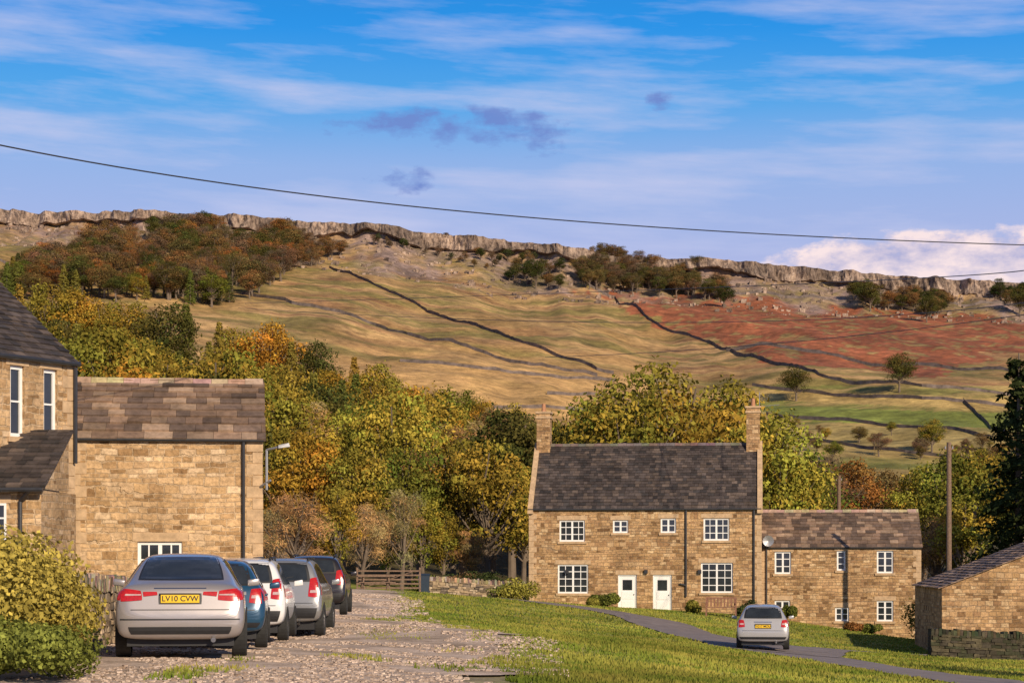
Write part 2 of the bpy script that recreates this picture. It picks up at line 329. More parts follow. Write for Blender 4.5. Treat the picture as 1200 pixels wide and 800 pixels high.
go=link(bpy.data.objects.new('grass',np_mesh('grass',np.stack([P0,P1,P2,P3],1).reshape(-1,3),np.arange(nb*4).reshape(-1,4),[M_LEAF],np.repeat(gc,4,0)))); go.color=(1,1,1,1)
# ---------------------------------------------------------------- cliff
M_CLIFF,ntc,bc_=new_mat('limestone'); tc=N(ntc,'ShaderNodeTexCoord'); mp=N(ntc,'ShaderNodeMapping'); mp.inputs['Scale'].default_value=(.28,.28,.12); ntc.links.new(tc.outputs['Object'],mp.inputs[0])
n1=noise(ntc,1,7,mp.outputs[0],.78); r1=ramp(ntc,[(.40,(.08,.055,.045)),(.5,(.29,.205,.15)),(.62,(.52,.39,.29))],n1.outputs[0])
n2=noise(ntc,.03,5,tc.outputs['Object']); r2=ramp(ntc,[(.38,.45),(.62,1.12)],n2.outputs[0])
ntc.links.new(mixc(ntc,r1.outputs[0],r2.outputs[0],1.0,'MULTIPLY'),bc_.inputs['Base Color']); bc_.inputs['Roughness'].default_value=.95; bump(ntc,bc_,n1.outputs[0],1,.8)
cx=np.arange(-560,560,.8); nz=14; cb=crest(cx); s=np.linspace(0,1,nz)
Xc=np.repeat(cx[:,None],nz,1); hgt=2.5+13*fbm(cx/22,cx*0+3,4); zb=cb-hgt
Zc=zb[:,None]+(cb-zb+.4)[:,None]*s; Yc=(ycl(cx)[:,None]-2.5)+(fbm(Xc/5,Zc/9,5)-.5)*10+(fbm(Xc/1.4,Zc/5,2)-.5)*2.5+ s*3.5-2
Yc[:,-1]=ycl(cx)+8; Yc[:,0]+=4
i=np.arange(Xc.size).reshape(Xc.shape); q=np.stack([i[:-1,:-1],i[1:,:-1],i[1:,1:],i[:-1,1:]],-1).reshape(-1,4)
link(bpy.data.objects.new('limestone_cliff',np_mesh('limestone_cliff',np.stack([Xc,Yc,Zc],-1).reshape(-1,3),q,[M_CLIFF])))
nbk=3200; bx=(RNG.random(nbk)-.5)*900; by=ycl(bx)-4-RNG.random(nbk)**1.8*110; bz=height(bx,by); bs=.3+RNG.random(nbk)**4*1.9
cv=cube[None]*bs[:,None,None]*(.45+.5*RNG.random((nbk,8,1)))+np.stack([bx,by,bz],1)[:,None]
q=(np.arange(nbk)[:,None,None]*8+cq[None]).reshape(-1,4)
link(bpy.data.objects.new('scree_boulders',np_mesh('scree_boulders',cv.reshape(-1,3),q,[M_CLIFF])))
# field walls
fw=[[(284,345),(340,356),(440,382),(540,405),(620,428),(700,441)],[(385,314),(440,335),(500,365),(600,398),(700,434),(720,438)],
[(690,335),(720,350),(760,375),(830,402),(900,424),(960,440),(1080,453),(1250,470)],[(470,424),(560,432),(640,441),(720,447)],
[(640,462),(760,468),(880,470)],[(880,452),(960,462),(1080,468),(1250,480)],[(900,486),(1000,494),(1120,503),(1250,512)],[(0,306),(50,318),(100,330)],[(900,512),(1060,530),(1200,545)],[(860,345),(1000,352),(1200,360)],
[(560,475),(700,480)],[(850,412),(960,414),(1080,428),(1200,440)],[(1130,470),(1150,490),(1180,508)]]
for pl in fw:
    P=dens([hit(*p) for p in pl],3.0); X=np.array([p[0] for p in P]);Yw=np.array([p[1] for p in P]); 
    X=X+(fbm(Yw/30,X/30)-.5)*3
    fr_=np.clip(Yw/900,.55,1); Zw=height(X,Yw); n=len(X); hw=(.85+fbm(X/3,Yw/3)*1.1)*fr_
    Vv=np.stack([np.stack([X,Yw-.4,Zw-.6],1),np.stack([X,Yw-.3,Zw+hw],1),np.stack([X,Yw+.3,Zw+hw],1),np.stack([X,Yw+.4,Zw-.6],1)],1)
    i=np.arange(n*4).reshape(n,4); q=np.concatenate([np.stack([i[:-1,k],i[1:,k],i[1:,k+1],i[:-1,k+1]],-1) for k in range(3)])
    link(bpy.data.objects.new('field_wall',np_mesh('field_wall',Vv.reshape(-1,3),q,[M_FIELD])))
# ---------------------------------------------------------------- trees
def nrmz(v): return v/np.maximum(np.linalg.norm(v,axis=-1,keepdims=True),1e-9)
def quads(p,n,sz,asp,rng):
    t=nrmz(rng.normal(size=p.shape)); u=nrmz(np.cross(n,t)); v=np.cross(n,u)
    a_=(sz*(.6+.8*rng.random(len(p))))[:,None]; b_=a_*asp
    return np.stack([p+u*a_,p+v*b_,p-u*a_,p-v*b_],1)
def tube(mb,pts,rad,n=6):
    for (p,r),(q_,r2) in zip(list(zip(pts,rad))[:-1],list(zip(pts,rad))[1:]): mb.cyl(p,q_,r,r2,n,cap=False)
def make_tree(kind,seed,nleaf=6500):
    rng=np.random.default_rng(seed); mb=MB(); 
    leafs=[];cols=[]
    if kind in('broad','round','bare','slim'):
        cr={'broad':.36,'round':.42,'bare':.34,'slim':.22}[kind]; cz=.60; ch=.40 if kind!='round' else .42
        nl={'broad':42,'round':50,'bare':30,'slim':26}[kind]
        tp=[Vector((0,0,-.05)),Vector((rng.normal()*.01,rng.normal()*.01,.2)),Vector((rng.normal()*.03,rng.normal()*.03,.5)),Vector((rng.normal()*.04,rng.normal()*.04,.85))]
        tube(mb,tp,[.026,.02,.013,.004],8)
        for k in range(nl):
            d=nrmz(rng.normal(size=3)); rr=rng.random()**.45
            c=np.array([d[0]*cr*rr*.85,d[1]*cr*rr*.85,cz+d[2]*ch*rr*.82]); taper=1-.45*max(0,(c[2]-cz)/ch); c[:2]*=taper
            R=(.07+.075*rng.random())*(1.1 if kind=='round' else 1)*(.8 if kind=='slim' else 1)
            s0=tp[1].lerp(tp[3],min(1,max(0,(c[2]-.35)*.8))); mid=(s0+Vector(c))/2+Vector((0,0,-.02)); tube(mb,[s0,mid,Vector(c)],[.009,.006,.002],4)
            if kind=='bare':
                for j in range(5):
                    e=Vector(c)+Vector(nrmz(rng.normal(size=3)))*R; tube(mb,[Vector(c),e],[.003,.001],3)
            m=int(nleaf/nl*(.7+.6*rng.random())); dd=nrmz(rng.normal(size=(m,3))); dd[:,2]=np.abs(dd[:,2])*np.where(rng.random(m)<.72,1,-1)
            r=R*(.55+.55*rng.random(m)**.6)*(1+.35*np.sin(dd[:,0]*7+k)*np.sin(dd[:,1]*6+k)); p=c+dd*r[:,None]*np.array([1,1,.8])
            nn=nrmz(dd+rng.normal(size=(m,3))*.5)
            if kind=='bare': leafs.append(quads(p,nn,.020,.11,rng)); 
            else: leafs.append(quads(p,nn,.0120,.62,rng))
            lc=(.66+.68*rng.random()); hs=rng.random()
            cc=np.stack([lc*(.8+.5*hs+.0*dd[:,0]),lc*(1.0+0*dd[:,0]),lc*(.8+.0*dd[:,0])],1)*(.6+.8*rng.random((m,1)))
            cols.append(cc)
    else:
        tube(mb,[Vector((0,0,-.05)),Vector((0,0,.5)),Vector((0,0,.98))],[.018,.011,.002],7)
        nlay=26
        for k in range(nlay):
            z=.10+.88*k/nlay; R=.20*(1-z)**.8+.012; nb_=int(6+8*(1-z))
            for j in range(nb_):
                an=rng.random()*6.28; Rj=R*(.65+.5*rng.random()); m=int(nleaf/(nlay*10)); tt_=rng.random(m)**.6
                sx=(rng.random(m)-.5)*.06*(1-tt_*.4); p=np.stack([np.cos(an)*Rj*tt_-np.sin(an)*sx,np.sin(an)*Rj*tt_+np.cos(an)*sx,z-tt_*Rj*.35+rng.normal(size=m)*.008],1)
                nn=nrmz(np.stack([np.cos(an)*tt_,np.sin(an)*tt_,.5+0*tt_],1)+rng.normal(size=(m,3))*.45)
                leafs.append(quads(p,nn,.012,.45,rng)); cols.append(np.ones((m,3))*(.6+.8*rng.random((m,1)))*(.8+.4*rng.random()))
    lv=np.concatenate(leafs); lc=np.concatenate(cols); tv=np.array(mb.v); tf=np.array(mb.f)
    V=np.concatenate([tv,lv.reshape(-1,3)]); Qq=np.concatenate([tf,len(tv)+np.arange(len(lv)*4).reshape(-1,4)])
    c=np.concatenate([np.ones((len(tv),3)),np.repeat(lc,4,0)])
    return np_mesh('tree_'+kind,V,Qq,[M_BARK,M_LEAF],c,np.concatenate([np.zeros(len(tf)),np.ones(len(lv))]))
PR={'broad':[make_tree('broad',s,8000) for s in(1,2,3)],'round':[make_tree('round',s,9000) for s in(11,12,13)],'bare':[make_tree('bare',s,6500) for s in(21,22)],
'slim':[make_tree('slim',s,5000) for s in(31,32)],'conifer':[make_tree('conifer',s,6500) for s in(41,42)]}
TINT={'olive':(.25,.205,.042),'green':(.15,.165,.035),'dark':(.05,.065,.022),'gold':(.40,.24,.045),'russet':(.30,.135,.045),'brown':(.21,.13,.06),'tan':(.42,.29,.15),'lime':(.31,.28,.055),'mauve':(.17,.115,.08),'deep':(.09,.09,.03),'mud':(.15,.115,.05)}
def tree(name,kind,x,y,h,tint,wf=1.0,parent=None,zoff=0):
    o=bpy.data.objects.new(name,random.choice(PR[kind])); o.location=(x,y,H(x,y)-.1+zoff); o.scale=(h*wf,h*wf,h); o.rotation_euler=(0,0,random.random()*6.28)
    t=TINT[tint] if isinstance(tint,str) else tint; j=.8+.35*random.random(); k=.9+.2*random.random(); o.color=(t[0]*j*k,t[1]*j,t[2]*j,1); link(o,parent); return o
def ptree(name,kind,px,d,top,tint,wf=1.0):
    x=(px-600)/F*d; z=H(x,d); h=EYE+(650-top)/F*d-z; return tree(name,kind,x,d,h,tint,wf)
wd=empty('woodland')
envx=[-300,0,60,130,200,290,330,400,440,480,520,560,620,650,700]; envy=[320,322,318,326,338,358,374,386,416,434,444,453,460,488,515]
k=0
for d in [128,140,155,172,192,215,240,270,305,345,390]:
    stepx=8.5/d*F*.62
    pxx=-160+random.random()*20
    while pxx<(640 if d>125 else 300):
        p_=pxx+random.uniform(-.3,.3)*stepx; pxx+=stepx
        dd=d+random.uniform(-7,7); x=(p_-600)/F*dd; z=H(x,dd); e=np.interp(p_,envx,envy)+random.uniform(0,22)
        hmax=EYE+(650-e)/F*dd-z
        h=random.uniform(9,16) if d<380 else hmax
        h=min(h,hmax)
        if d<150 and 300<p_<640: h=min(h,random.uniform(6,10.5))
        if h<4: continue
        r=random.random()
        if d>=240 and p_<420: kind,t=( ('conifer','olive') if r<.3 else ('broad','olive') if r<.5 else ('broad','gold') if r<.6 else('conifer','green') if r<.75 else('conifer','gold') if r<.83 else('broad','deep') if r<.92 else ('broad','russet'))
        elif p_<330: kind,t=(('broad','olive') if r<.35 else ('round','green') if r<.52 else('conifer','olive') if r<.62 else ('broad','lime') if r<.8 else('round','deep') if r<.89 else ('broad','gold'))
        else: kind,t=(('broad','olive') if r<.32 else('round','green') if r<.47 else('slim','lime') if r<.56 else('broad','lime') if r<.66 else('broad','gold') if r<.76 else('broad','brown') if r<.81 else ('bare','tan') if r<.90 else('round','deep'))
        tree('woodland_tree',kind,x,dd,h,t,random.uniform(.85,1.15) if kind!='conifer' else 1.0,wd); k+=1
print('woodland',k)
for a_ in [('bare',345,84,560,'tan',1.2),('bare',322,92,585,'tan',1.1),('slim',395,96,560,'olive',1.0),('slim',520,118,590,'olive',1.0),('bare',470,112,560,'tan',.9),('broad',572,124,500,'olive',.9),
 ('slim',455,116,600,'green',1.1),('bare',555,118,610,'tan',1.1),('slim',495,115,570,'lime',1.0),('bare',425,104,575,'tan',1.0),('slim',375,100,590,'green',1.2),('broad',420,118,520,'olive',.9),('broad',360,120,500,'gold',.9),('broad',480,124,510,'green',.9),('round',530,126,505,'olive',.9),
 ('broad',600,150,462,'deep',1.0),('round',640,150,490,'deep',.9),('broad',668,160,480,'olive',.8),('round',735,150,428,'olive',.9),('round',795,156,414,'olive',.95),('round',850,165,440,'olive',.9),('broad',700,158,455,'green',.9),
 ('broad',905,140,478,'lime',.95),('round',935,150,520,'green',.9),('bare',965,190,520,'mauve',1.1),('broad',1000,200,535,'russet',1.2),('broad',1040,210,548,'brown',1.2),
 ('broad',1080,150,540,'lime',.9),('broad',1120,140,525,'green',.9),('round',1150,160,518,'olive',.95),('slim',1132,128,570,'lime',1.2),('bare',1100,130,590,'tan',1.1),('broad',1060,150,575,'olive',1.1),('broad',1185,170,520,'green',1.0),
 ('conifer',1194,120,405,'dark',1.2),('conifer',1240,116,430,'dark',1.2),('round',1250,130,500,'dark',1.0)]:
    ptree('deciduous_tree' if a_[0]!='conifer' else 'yew_tree',*a_)
for (x,y,h,kd) in [(24.5,44,12,'broad'),(19.5,33,7.5,'round'),(33,60,9,'broad')]: tree('deciduous_tree',kd,x,y,h,'olive',.8)
# hill trees
hs=empty('hillside_scrub')
def scrub(n,x0,x1,y0f,y1f,tints,h0,h1,kinds=('bare','broad')):
    for _ in range(n):
        p_=random.uniform(x0,x1); q_=random.uniform(y0f(p_),y1f(p_)); x,y=hit(p_,q_,400,1300)
        tree('scrub_tree',random.choice(kinds),x,y,random.uniform(h0,h1),random.choice(tints),random.uniform(1.1,1.6),hs)
lin=lambda *a_:(lambda p_:float(np.interp(p_,a_[0::2],a_[1::2])))
scrub(270,30,345,lin(30,318,110,295,200,272,345,288),lin(30,345,200,352,290,352,345,322),['brown','mud','mauve','brown','mud','deep','mauve','russet'],11,19,('bare','broad','broad'))
scrub(60,-40,270,lin(-40,330,270,335),lin(-40,350,270,362),['mud','olive','deep','green'],10,16,('broad','conifer','broad'))
scrub(26,340,400,lin(340,280,400,300),lin(340,318,400,306),['mauve','brown'],8,13)
scrub(24,430,590,lin(430,275,590,296),lin(430,292,590,322),['mauve','dark','brown'],4,8)
scrub(60,680,850,lin(680,322,850,345),lin(680,340,850,356),['brown','mud','deep','mauve'],9,15)
scrub(34,690,830,lin(690,305,830,325),lin(690,330,830,345),['brown','mauve','mud'],9,15)
scrub(26,1000,1110,lin(1000,345,1110,360),lin(1000,362,1110,376),['brown','dark','deep'],9,14,('bare','broad','round'))
scrub(14,1150,1230,lin(1150,345,1230,352),lin(1150,355,1230,366),['dark','brown'],9,13)
scrub(16,590,660,lin(590,300,660,305),lin(590,332,660,340),['deep','dark','brown'],7,13)
scrub(30,850,1250,lin(850,500,1250,520),lin(850,520,1250,560),['brown','mud','olive','mauve'],3,6)
def ftree(px_,base,top,t,wf=1.3,kind='round'):
    x,y=hit(px_,base,300,1250); h=EYE+(650-top)/F*y-H(x,y); tree('field_tree',kind,x,y,h,t,wf)
ftree(933,470,427,'deep');ftree(1054,460,411,'deep',1.15);ftree(848,361,333,'dark');ftree(1086,378,345,'deep',1.1);ftree(1020,365,325,'deep',1.1);ftree(1092,530,488,'olive',1.3,'broad');ftree(1030,535,503,'mauve',1.4,'bare')
ftree(1195,372,332,'deep',1.2); ftree(628,339,302,'dark',1.0); ftree(975,540,515,'green',1.5);ftree(1160,560,528,'brown',1.5,'broad')
def bush(name,x,y,w,dp,h,tint,n,leaf,z=None,dens_=1):
    rng=np.random.default_rng(int(abs(x*91+y*7))%9999); P=[];Nn=[];cl=[]
    z0=H(x,y) if z is None else z; nlb=max(4,int(9*dens_))
    for k in range(nlb):
        c=np.array([rng.uniform(-.38,.38)*w,rng.uniform(-.38,.38)*dp,rng.uniform(.25,.68)*h]); R=np.array([w,dp,h])*rng.uniform(.22,.36)
        m=n//nlb; d=nrmz(rng.normal(size=(m,3))); P.append(c+d*R*(.75+.35*rng.random((m,1)))); Nn.append(nrmz(d+rng.normal(size=(m,3))*.5)); cl.append(np.ones((m,3))*(.5+.9*rng.random((m,1)))*(.7+.6*rng.random()))
    P=np.concatenate(P); P[:,2]=np.maximum(P[:,2],.0); q_=quads(P,np.concatenate(Nn),leaf,.7,rng)
    o=bpy.data.objects.new(name,np_mesh(name,q_.reshape(-1,3),np.arange(len(q_)*4).reshape(-1,4),[M_LEAF],np.repeat(np.concatenate(cl),4,0))); o.location=(x,y,z0); t=TINT[tint] if isinstance(tint,str) else tint; o.color=(*t,1); return link(o)
bush('ivy_hedge',-6.35,24.5,2.0,3.2,1.75,(.42,.33,.07),24000,.032,dens_=2)
bush('ivy_hedge',-7.5,27.5,1.7,3,1.9,(.34,.26,.06),14000,.035,dens_=1.6)
bush('ivy_hedge',-5.6,22.4,1.5,1.8,.8,(.20,.22,.045),11000,.026,dens_=1.8)
bush('ivy_hedge',-6.45,27.0,.8,2.6,1.3,(.26,.21,.05),9000,.03,dens_=1.5)
bush('shrub',-11.1,46.5,.9,.9,3.0,'green',3500,.05)
bush('shrub',-11.9,43.9,.6,.6,2.6,(.40,.07,.04),1500,.05)
for (px_,d,w,h,t) in [(708,106.0,1.3,.8,'green'),(697,106,.7,.5,'lime'),(812,105.5,.8,.7,'lime'),(608,106,1.8,1.3,'lime'),(590,108,1.4,1.1,'green'),(1000,106,.9,.5,'russet'),(905,105.6,1.0,.7,'green'),(922,105.8,.8,.9,'green'),(1022,106,1.0,.6,'green'),(565,110,2.2,1.6,'dark'),(545,112,2.0,1.4,'brown'),(520,112,2.2,1.2,'dark'),(500,113,1.8,1.0,'green'),
 (1085,100,2.2,2.3,'olive'),(1100,98,1.6,1.8,'lime'),(875,105.5,.9,.9,'dark')]:
    bush('garden_shrub',(px_-600)/F*d,d,w,w,h,t,2200,.06)
# ---------------------------------------------------------------- buildings
def slates(mb,o,u,s,n,Lu,Ls,sw,sh,cols,m=0,th=.03):
    o=Vector(o);u=Vector(u).normalized();s=Vector(s).normalized();n=Vector(n).normalized(); q_=0
    while q_<Ls-.01:
        h=min(sh(q_/Ls),Ls-q_); p=-random.random()*sw*.5
        while p<Lu:
            w=sw*random.uniform(.65,1.35); a0=max(0,p); a1=min(Lu,p+w-.008); p+=w
            if a1-a0<.03: continue
            l=th*random.uniform(.8,1.7); j=random.uniform(-.014,.014); b0=q_+j-.02; b1=q_+h+.06; c=random.choice(cols); k_=random.uniform(.7,1.3); c=tuple(x*k_ for x in c)
            f=lambda a_,b_,z_:o+u*a_+s*b_+n*z_
            mb.hexa([f(a0,b0,0),f(a1,b0,0),f(a1,b1,-.02),f(a0,b1,-.02),f(a0,b0,l+.012),f(a1,b0,l+.012),f(a1,b1,.005),f(a0,b1,.005)],m,c)
        q_+=h
def house(name,loc,rz,W,D,eave,ridge,openings,wall,slate_cols,sw,shf,chim=(),coping=True,below=1.5,th=.03,ovh=.12):
    root=empty(name,loc,rz); w=MB()
    xs=sorted({0,W}|{o[0] for o in openings}|{o[0]+o[2] for o in openings}); zs=sorted({-below,eave}|{o[1] for o in openings}|{o[1]+o[3] for o in openings})
    for x0,x1 in zip(xs[:-1],xs[1:]):
        for z0,z1 in zip(zs[:-1],zs[1:]):
            cx_,cz_=(x0+x1)/2,(z0+z1)/2
            if any(o[0]<cx_<o[0]+o[2] and o[1]<cz_<o[1]+o[3] for o in openings): continue
            w.face([(x0,0,z0),(x1,0,z0),(x1,0,z1),(x0,0,z1)])
    rv=.16
    for o in openings:
        x,z,a_,h=o[:4]
        w.face([(x,0,z),(x,0,z+h),(x,rv,z+h),(x,rv,z)]);w.face([(x+a_,0,z),(x+a_,rv,z),(x+a_,rv,z+h),(x+a_,0,z+h)])
        w.face([(x,0,z+h),(x+a_,0,z+h),(x+a_,rv,z+h),(x,rv,z+h)]);w.face([(x,0,z),(x,rv,z),(x+a_,rv,z),(x+a_,0,z)])
    for x in(0,W):
        w.face([(x,0,-below),(x,D,-below),(x,D,eave),(x,D/2,ridge),(x,0,eave)][::(1 if x else -1)])
    w.face([(0,D,-below),(0,D,eave),(W,D,eave),(W,D,-below)])
    w.obj('walls',[wall],root)
    r=MB(); sl=math.hypot(D/2,ridge-eave); sv=Vector((0,D/2,ridge-eave)).normalized(); nn=Vector((0,-(ridge-eave),D/2)).normalized()
    x0=.22 if coping else -.08; Lr=W-2*x0
    slates(r,Vector((x0,0,eave))-sv*ovh+nn*.02,(1,0,0),sv,nn,Lr,sl+ovh,sw,shf,slate_cols,0,th)
    sv2=Vector((0,-D/2,ridge-eave)).normalized(); n2=Vector((0,(ridge-eave),D/2)).normalized()
    b0=Vector((x0,D,eave))-sv2*ovh+n2*.03; r.face([b0,b0+sv2*(sl+ovh),b0+sv2*(sl+ovh)+Vector((Lr,0,0)),b0+Vector((Lr,0,0))],0,slate_cols[0])
    x=x0
    while x<W-x0-.1:
        l=min(random.uniform(.4,.5),W-x0-x); jz=random.uniform(-.015,.015); r.hexa([(x,D/2-.16,ridge-.05),(x+l-.01,D/2-.16,ridge-.05),(x+l-.01,D/2+.16,ridge-.05),(x,D/2+.16,ridge-.05),(x,D/2-.05,ridge+.11+jz),(x+l-.01,D/2-.05,ridge+.11+jz),(x+l-.01,D/2+.05,ridge+.11+jz),(x,D/2+.05,ridge+.11+jz)],0,tuple(min(.4,v*random.uniform(1.5,2.2)) for v in slate_cols[1])); x+=l
    r.obj('roof',[M_SLATE,M_DRESS],root)
    if coping:
        c=MB()
        for xa in(-.06,W-.22):
            for side in(0,1):
                n_=7
                for k in range(n_):
                    a0=Vector((0,-.15 if side==0 else D+.15,eave-.1)); a1=Vector((0,D/2,ridge+.06)); p=a0.lerp(a1,k/n_); q_=a0.lerp(a1,(k+1)/n_-.004)
                    c.hexa([(xa,p.y,p.z-.02),(xa+.28,p.y,p.z-.02),(xa+.28,q_.y,q_.z-.02),(xa,q_.y,q_.z-.02),(xa,p.y,p.z+.15),(xa+.28,p.y,p.z+.15),(xa+.28,q_.y,q_.z+.15),(xa,q_.y,q_.z+.15)])
            c.box(xa-.01,xa+.29,-.2,0,eave-.32,eave-.12)
        c.obj('gable_coping',[M_DRESS],root)
    q0=MB(); z=-.6; kq=0
    while z<eave-.3:
        wq=.42 if kq%2 else .26; q0.box(-.012,wq,-.014,.02,z+.008,z+.29); q0.box(W-wq,W+.012,-.014,.02,z+.008,z+.29); z+=.30; kq+=1
    q0.obj('quoins',[M_DRESS],root)
    fr=MB(); tr=MB()
    for o in openings:
        x,z,a_,h,kind=o; y=.10
        if kind=='door':
            fr.box(x,x+.07,y-.04,y+.04,z,z+h,0);fr.box(x+a_-.07,x+a_,y-.04,y+.04,z,z+h,0);fr.box(x+.07,x+a_-.07,y-.04,y+.04,z+h-.08,z+h,0)
            fr.box(x+.07,x+a_-.07,y,y+.03,z,z+h-.08,0)
            fr.box(x+.25,x+a_-.25,y-.012,y-.001,z+h*.58,z+h*.86,1)
            for zz in (.08,.34): fr.box(x+.2,x+a_-.2,y-.015,y-.001,z+h*zz,z+h*(zz+.2),0)
            fr.cyl((x+a_-.16,y-.05,z+h*.46),(x+a_-.16,y,z+h*.46),.03,.03,8,2)
            tr.box(x-.12,x+a_+.12,-.25,.02,z-.15,z-.002)
        else:
            nx,nzp=kind; f=.085
            fr.box(x,x+f,y-.03,y+.03,z,z+h);fr.box(x+a_-f,x+a_,y-.03,y+.03,z,z+h);fr.box(x+f,x+a_-f,y-.03,y+.03,z,z+f);fr.box(x+f,x+a_-f,y-.03,y+.03,z+h-f,z+h)
            for k in range(1,nx): 
                xx=x+a_*k/nx; bw=.07 if (nx%2==0 and k==nx//2) else .026; fr.box(xx-bw/1.4,xx+bw/1.4,y-.022,y+.02,z+f,z+h-f)
            for k in range(1,nzp):
                zz=z+h*k/nzp; fr.box(x+f,x+a_-f,y-.018,y+.017,zz-.021,zz+.021)
            fr.face([(x+f,y+.008,z+f),(x+a_-f,y+.008,z+f),(x+a_-f,y+.008,z+h-f),(x+f,y+.008,z+h-f)],1)
            tr.box(x-.10,x+a_+.10,-.07,.03,z-.13,z-.002)
        tr.box(x-.14,x+a_+.14,-.018,.03,z+h+.002,z+h+.24)
    if openings: fr.obj('windows_and_doors',[M_WHITE,M_GLASS,M_BLACK],root,bevel=0); tr.obj('lintels_and_sills',[M_DRESS],root,bevel=.01)
    for (cx_,cyf,w_,d_,z0,z1,pots) in chim:
        c=MB(); yy=D*cyf; c.box(cx_-w_/2,cx_+w_/2,yy-d_/2,yy+d_/2,z0,z1,0); c.box(cx_-w_/2-.05,cx_+w_/2+.05,yy-d_/2-.05,yy+d_/2+.05,z1-.28,z1-.16,1); c.box(cx_-w_/2-.06,cx_+w_/2+.06,yy-d_/2-.06,yy+d_/2+.06,z1,z1+.1,1)
        for k in range(pots): c.cyl((cx_,yy-d_/4+k*d_/2*1,z1+.1),(cx_,yy-d_/4+k*d_/2,z1+.55),.13,.10,10,2)
        c.obj('chimney',[wall,M_DRESS,M_POT],root)
    return root
S=21.6
def opn(px,py,w,h,bx,by,kind): return ((px-bx)/S,(by-py-h)/S,w/S,h/S,kind)
base=1.5-(718-650)/S
ops=[opn(656,609,30,25,620,718,(4,3)),opn(719,609,18,15,620,718,(2,2)),opn(775,607,18,17,620,718,(2,2)),opn(825,607,30,26,620,718,(4,3)),
opn(654,661,36,34,620,718,(4,4)),opn(725,673,22,43,620,718,'door'),opn(766,673,22,44,620,718,'door'),opn(822,659,37,35,620,718,(4,4))]
rzm=math.radians(-7)
dark=[(.068,.055,.050),(.088,.070,.062),(.052,.045,.043),(.115,.088,.072),(.075,.060,.054)]
brownsl=[(.18,.12,.085),(.24,.16,.11),(.12,.085,.065),(.30,.21,.145),(.15,.105,.08)]
hx=(620-600)/F*108.8
hroot=house('stone_house',(hx,108.8,base),rzm,12.6,7.2,5.72,9.3,ops,M_STONE,dark,.30,lambda t:.26-.08*t,
 chim=[(.45,.5,.75,1.0,8.6,11.1,1),(12.15,.5,.75,1.0,8.6,11.3,2)],below=2.2)
g=MB()
g.cyl((-.05,-.12,5.62),(12.6,-.12,5.62),.06,.06,8); 
for x,zb in ((8.55,.9),(12.2,.1)): g.cyl((x,-.08,5.6),(x,-.08,zb),.05,.05,8)
g.cyl((8.55,-.08,1.5),(8.2,-.08,1.6),.05,.05,8)
g.obj('gutter_and_downpipes',[M_IRON],hroot)
hb=MB()
for x in (2.0,6.3,9.2): hb.box(x,x+.18,-.16,-.003,2.15,2.35,0)
hb.obj('wall_lanterns',[M_IRON],hroot)
aer=MB(); aer.cyl((12.5,3.6,10),(12.5,3.6,12.2),.02,.02,6); aer.cyl((12.3,3.6,11.4),(13.6,3.6,11.5),.015,.015,5)
for k in range(6): aer.cyl((12.6+k*.18,3.4,11.43),(12.6+k*.18,3.8,11.43),.01,.01,4)
aer.obj('tv_aerial',[M_GREYM],hroot)
ca,sa=math.cos(rzm),math.sin(rzm)
ex,ey=hx+12.62*ca+.9*(-sa), 108.8+12.62*sa+.9*ca
ebase=1.5-(748-650)/S
ops2=[opn(907,646,19,26,892,748,(2,3)),opn(979,645,10,23,892,748,(1,3)),opn(1025,645,19,26,892,748,(2,3)),opn(907,703,18,17,892,748,(2,2)),opn(977,711,16,16,892,748,(2,2)),opn(1025,703,19,24,892,748,(2,3))]
eroot=house('stone_cottage',(ex,ey,ebase),rzm,8.5,5.6,5.0,6.95,ops2,M_STONE,brownsl,.42,lambda t:.36-.14*t,coping=False,below=2)
g=MB(); g.cyl((-.05,-.1,4.93),(8.55,-.1,4.93),.055,.055,8); g.cyl((.25,-.08,4.9),(.25,-.08,.2),.045,.045,8); g.obj('gutter_and_downpipe',[M_IRON],eroot)
ds=MB()
for k in range(12):
    a0=2*math.pi*k/12;a1=2*math.pi*(k+1)/12; ds.face([(.35,-.42,4.75+.55),(.35+.3*math.cos(a0),-.5,5.3+.3*math.sin(a0)),(.35+.3*math.cos(a1),-.5,5.3+.3*math.sin(a1))])
ds.cyl((.35,-.42,5.3),(.2,-.0,4.8),.02,.02,6); ds.obj('satellite_dish',[M_GREYM],eroot)
# left barn
brz=math.radians(8)
broot=house('stone_barn',(-11.45,51.6,-.3),brz,4.95,4.6,4.85,6.5,[(1.72,1.2,1.15,.95,(4,2))],M_RUBBLE,brownsl,.55,lambda t:.40-.16*t,coping=False,below=1,th=.045)
g=MB(); g.cyl((-.05,-.1,4.80),(4.98,-.1,4.80),.055,.055,8); g.cyl((4.45,-.08,4.8),(4.45,-.08,0),.045,.045,8)
g.cyl((4.45,-.08,4.8),(4.6,-.1,4.8),.05,.05,8); g.obj('gutter_and_downpipe',[M_IRON],broot)
lp=MB(); lp.cyl((4.9,-.05,3.6),(5.15,-.3,3.75),.03,.03,8); lp.cyl((5.05,-.2,3.5),(5.05,-.2,4.55),.035,.035,8); lp.cyl((5.05,-.2,4.55),(5.4,-.45,4.62),.03,.03,8); lp.hexa([(5.35,-.55,4.58),(5.65,-.55,4.62),(5.65,-.35,4.62),(5.35,-.35,4.58),(5.35,-.52,4.66),(5.62,-.52,4.72),(5.62,-.38,4.72),(5.35,-.38,4.66)])
lp.obj('street_lamp',[M_GREYM],None,(-11.45,51.6,-.3),brz)
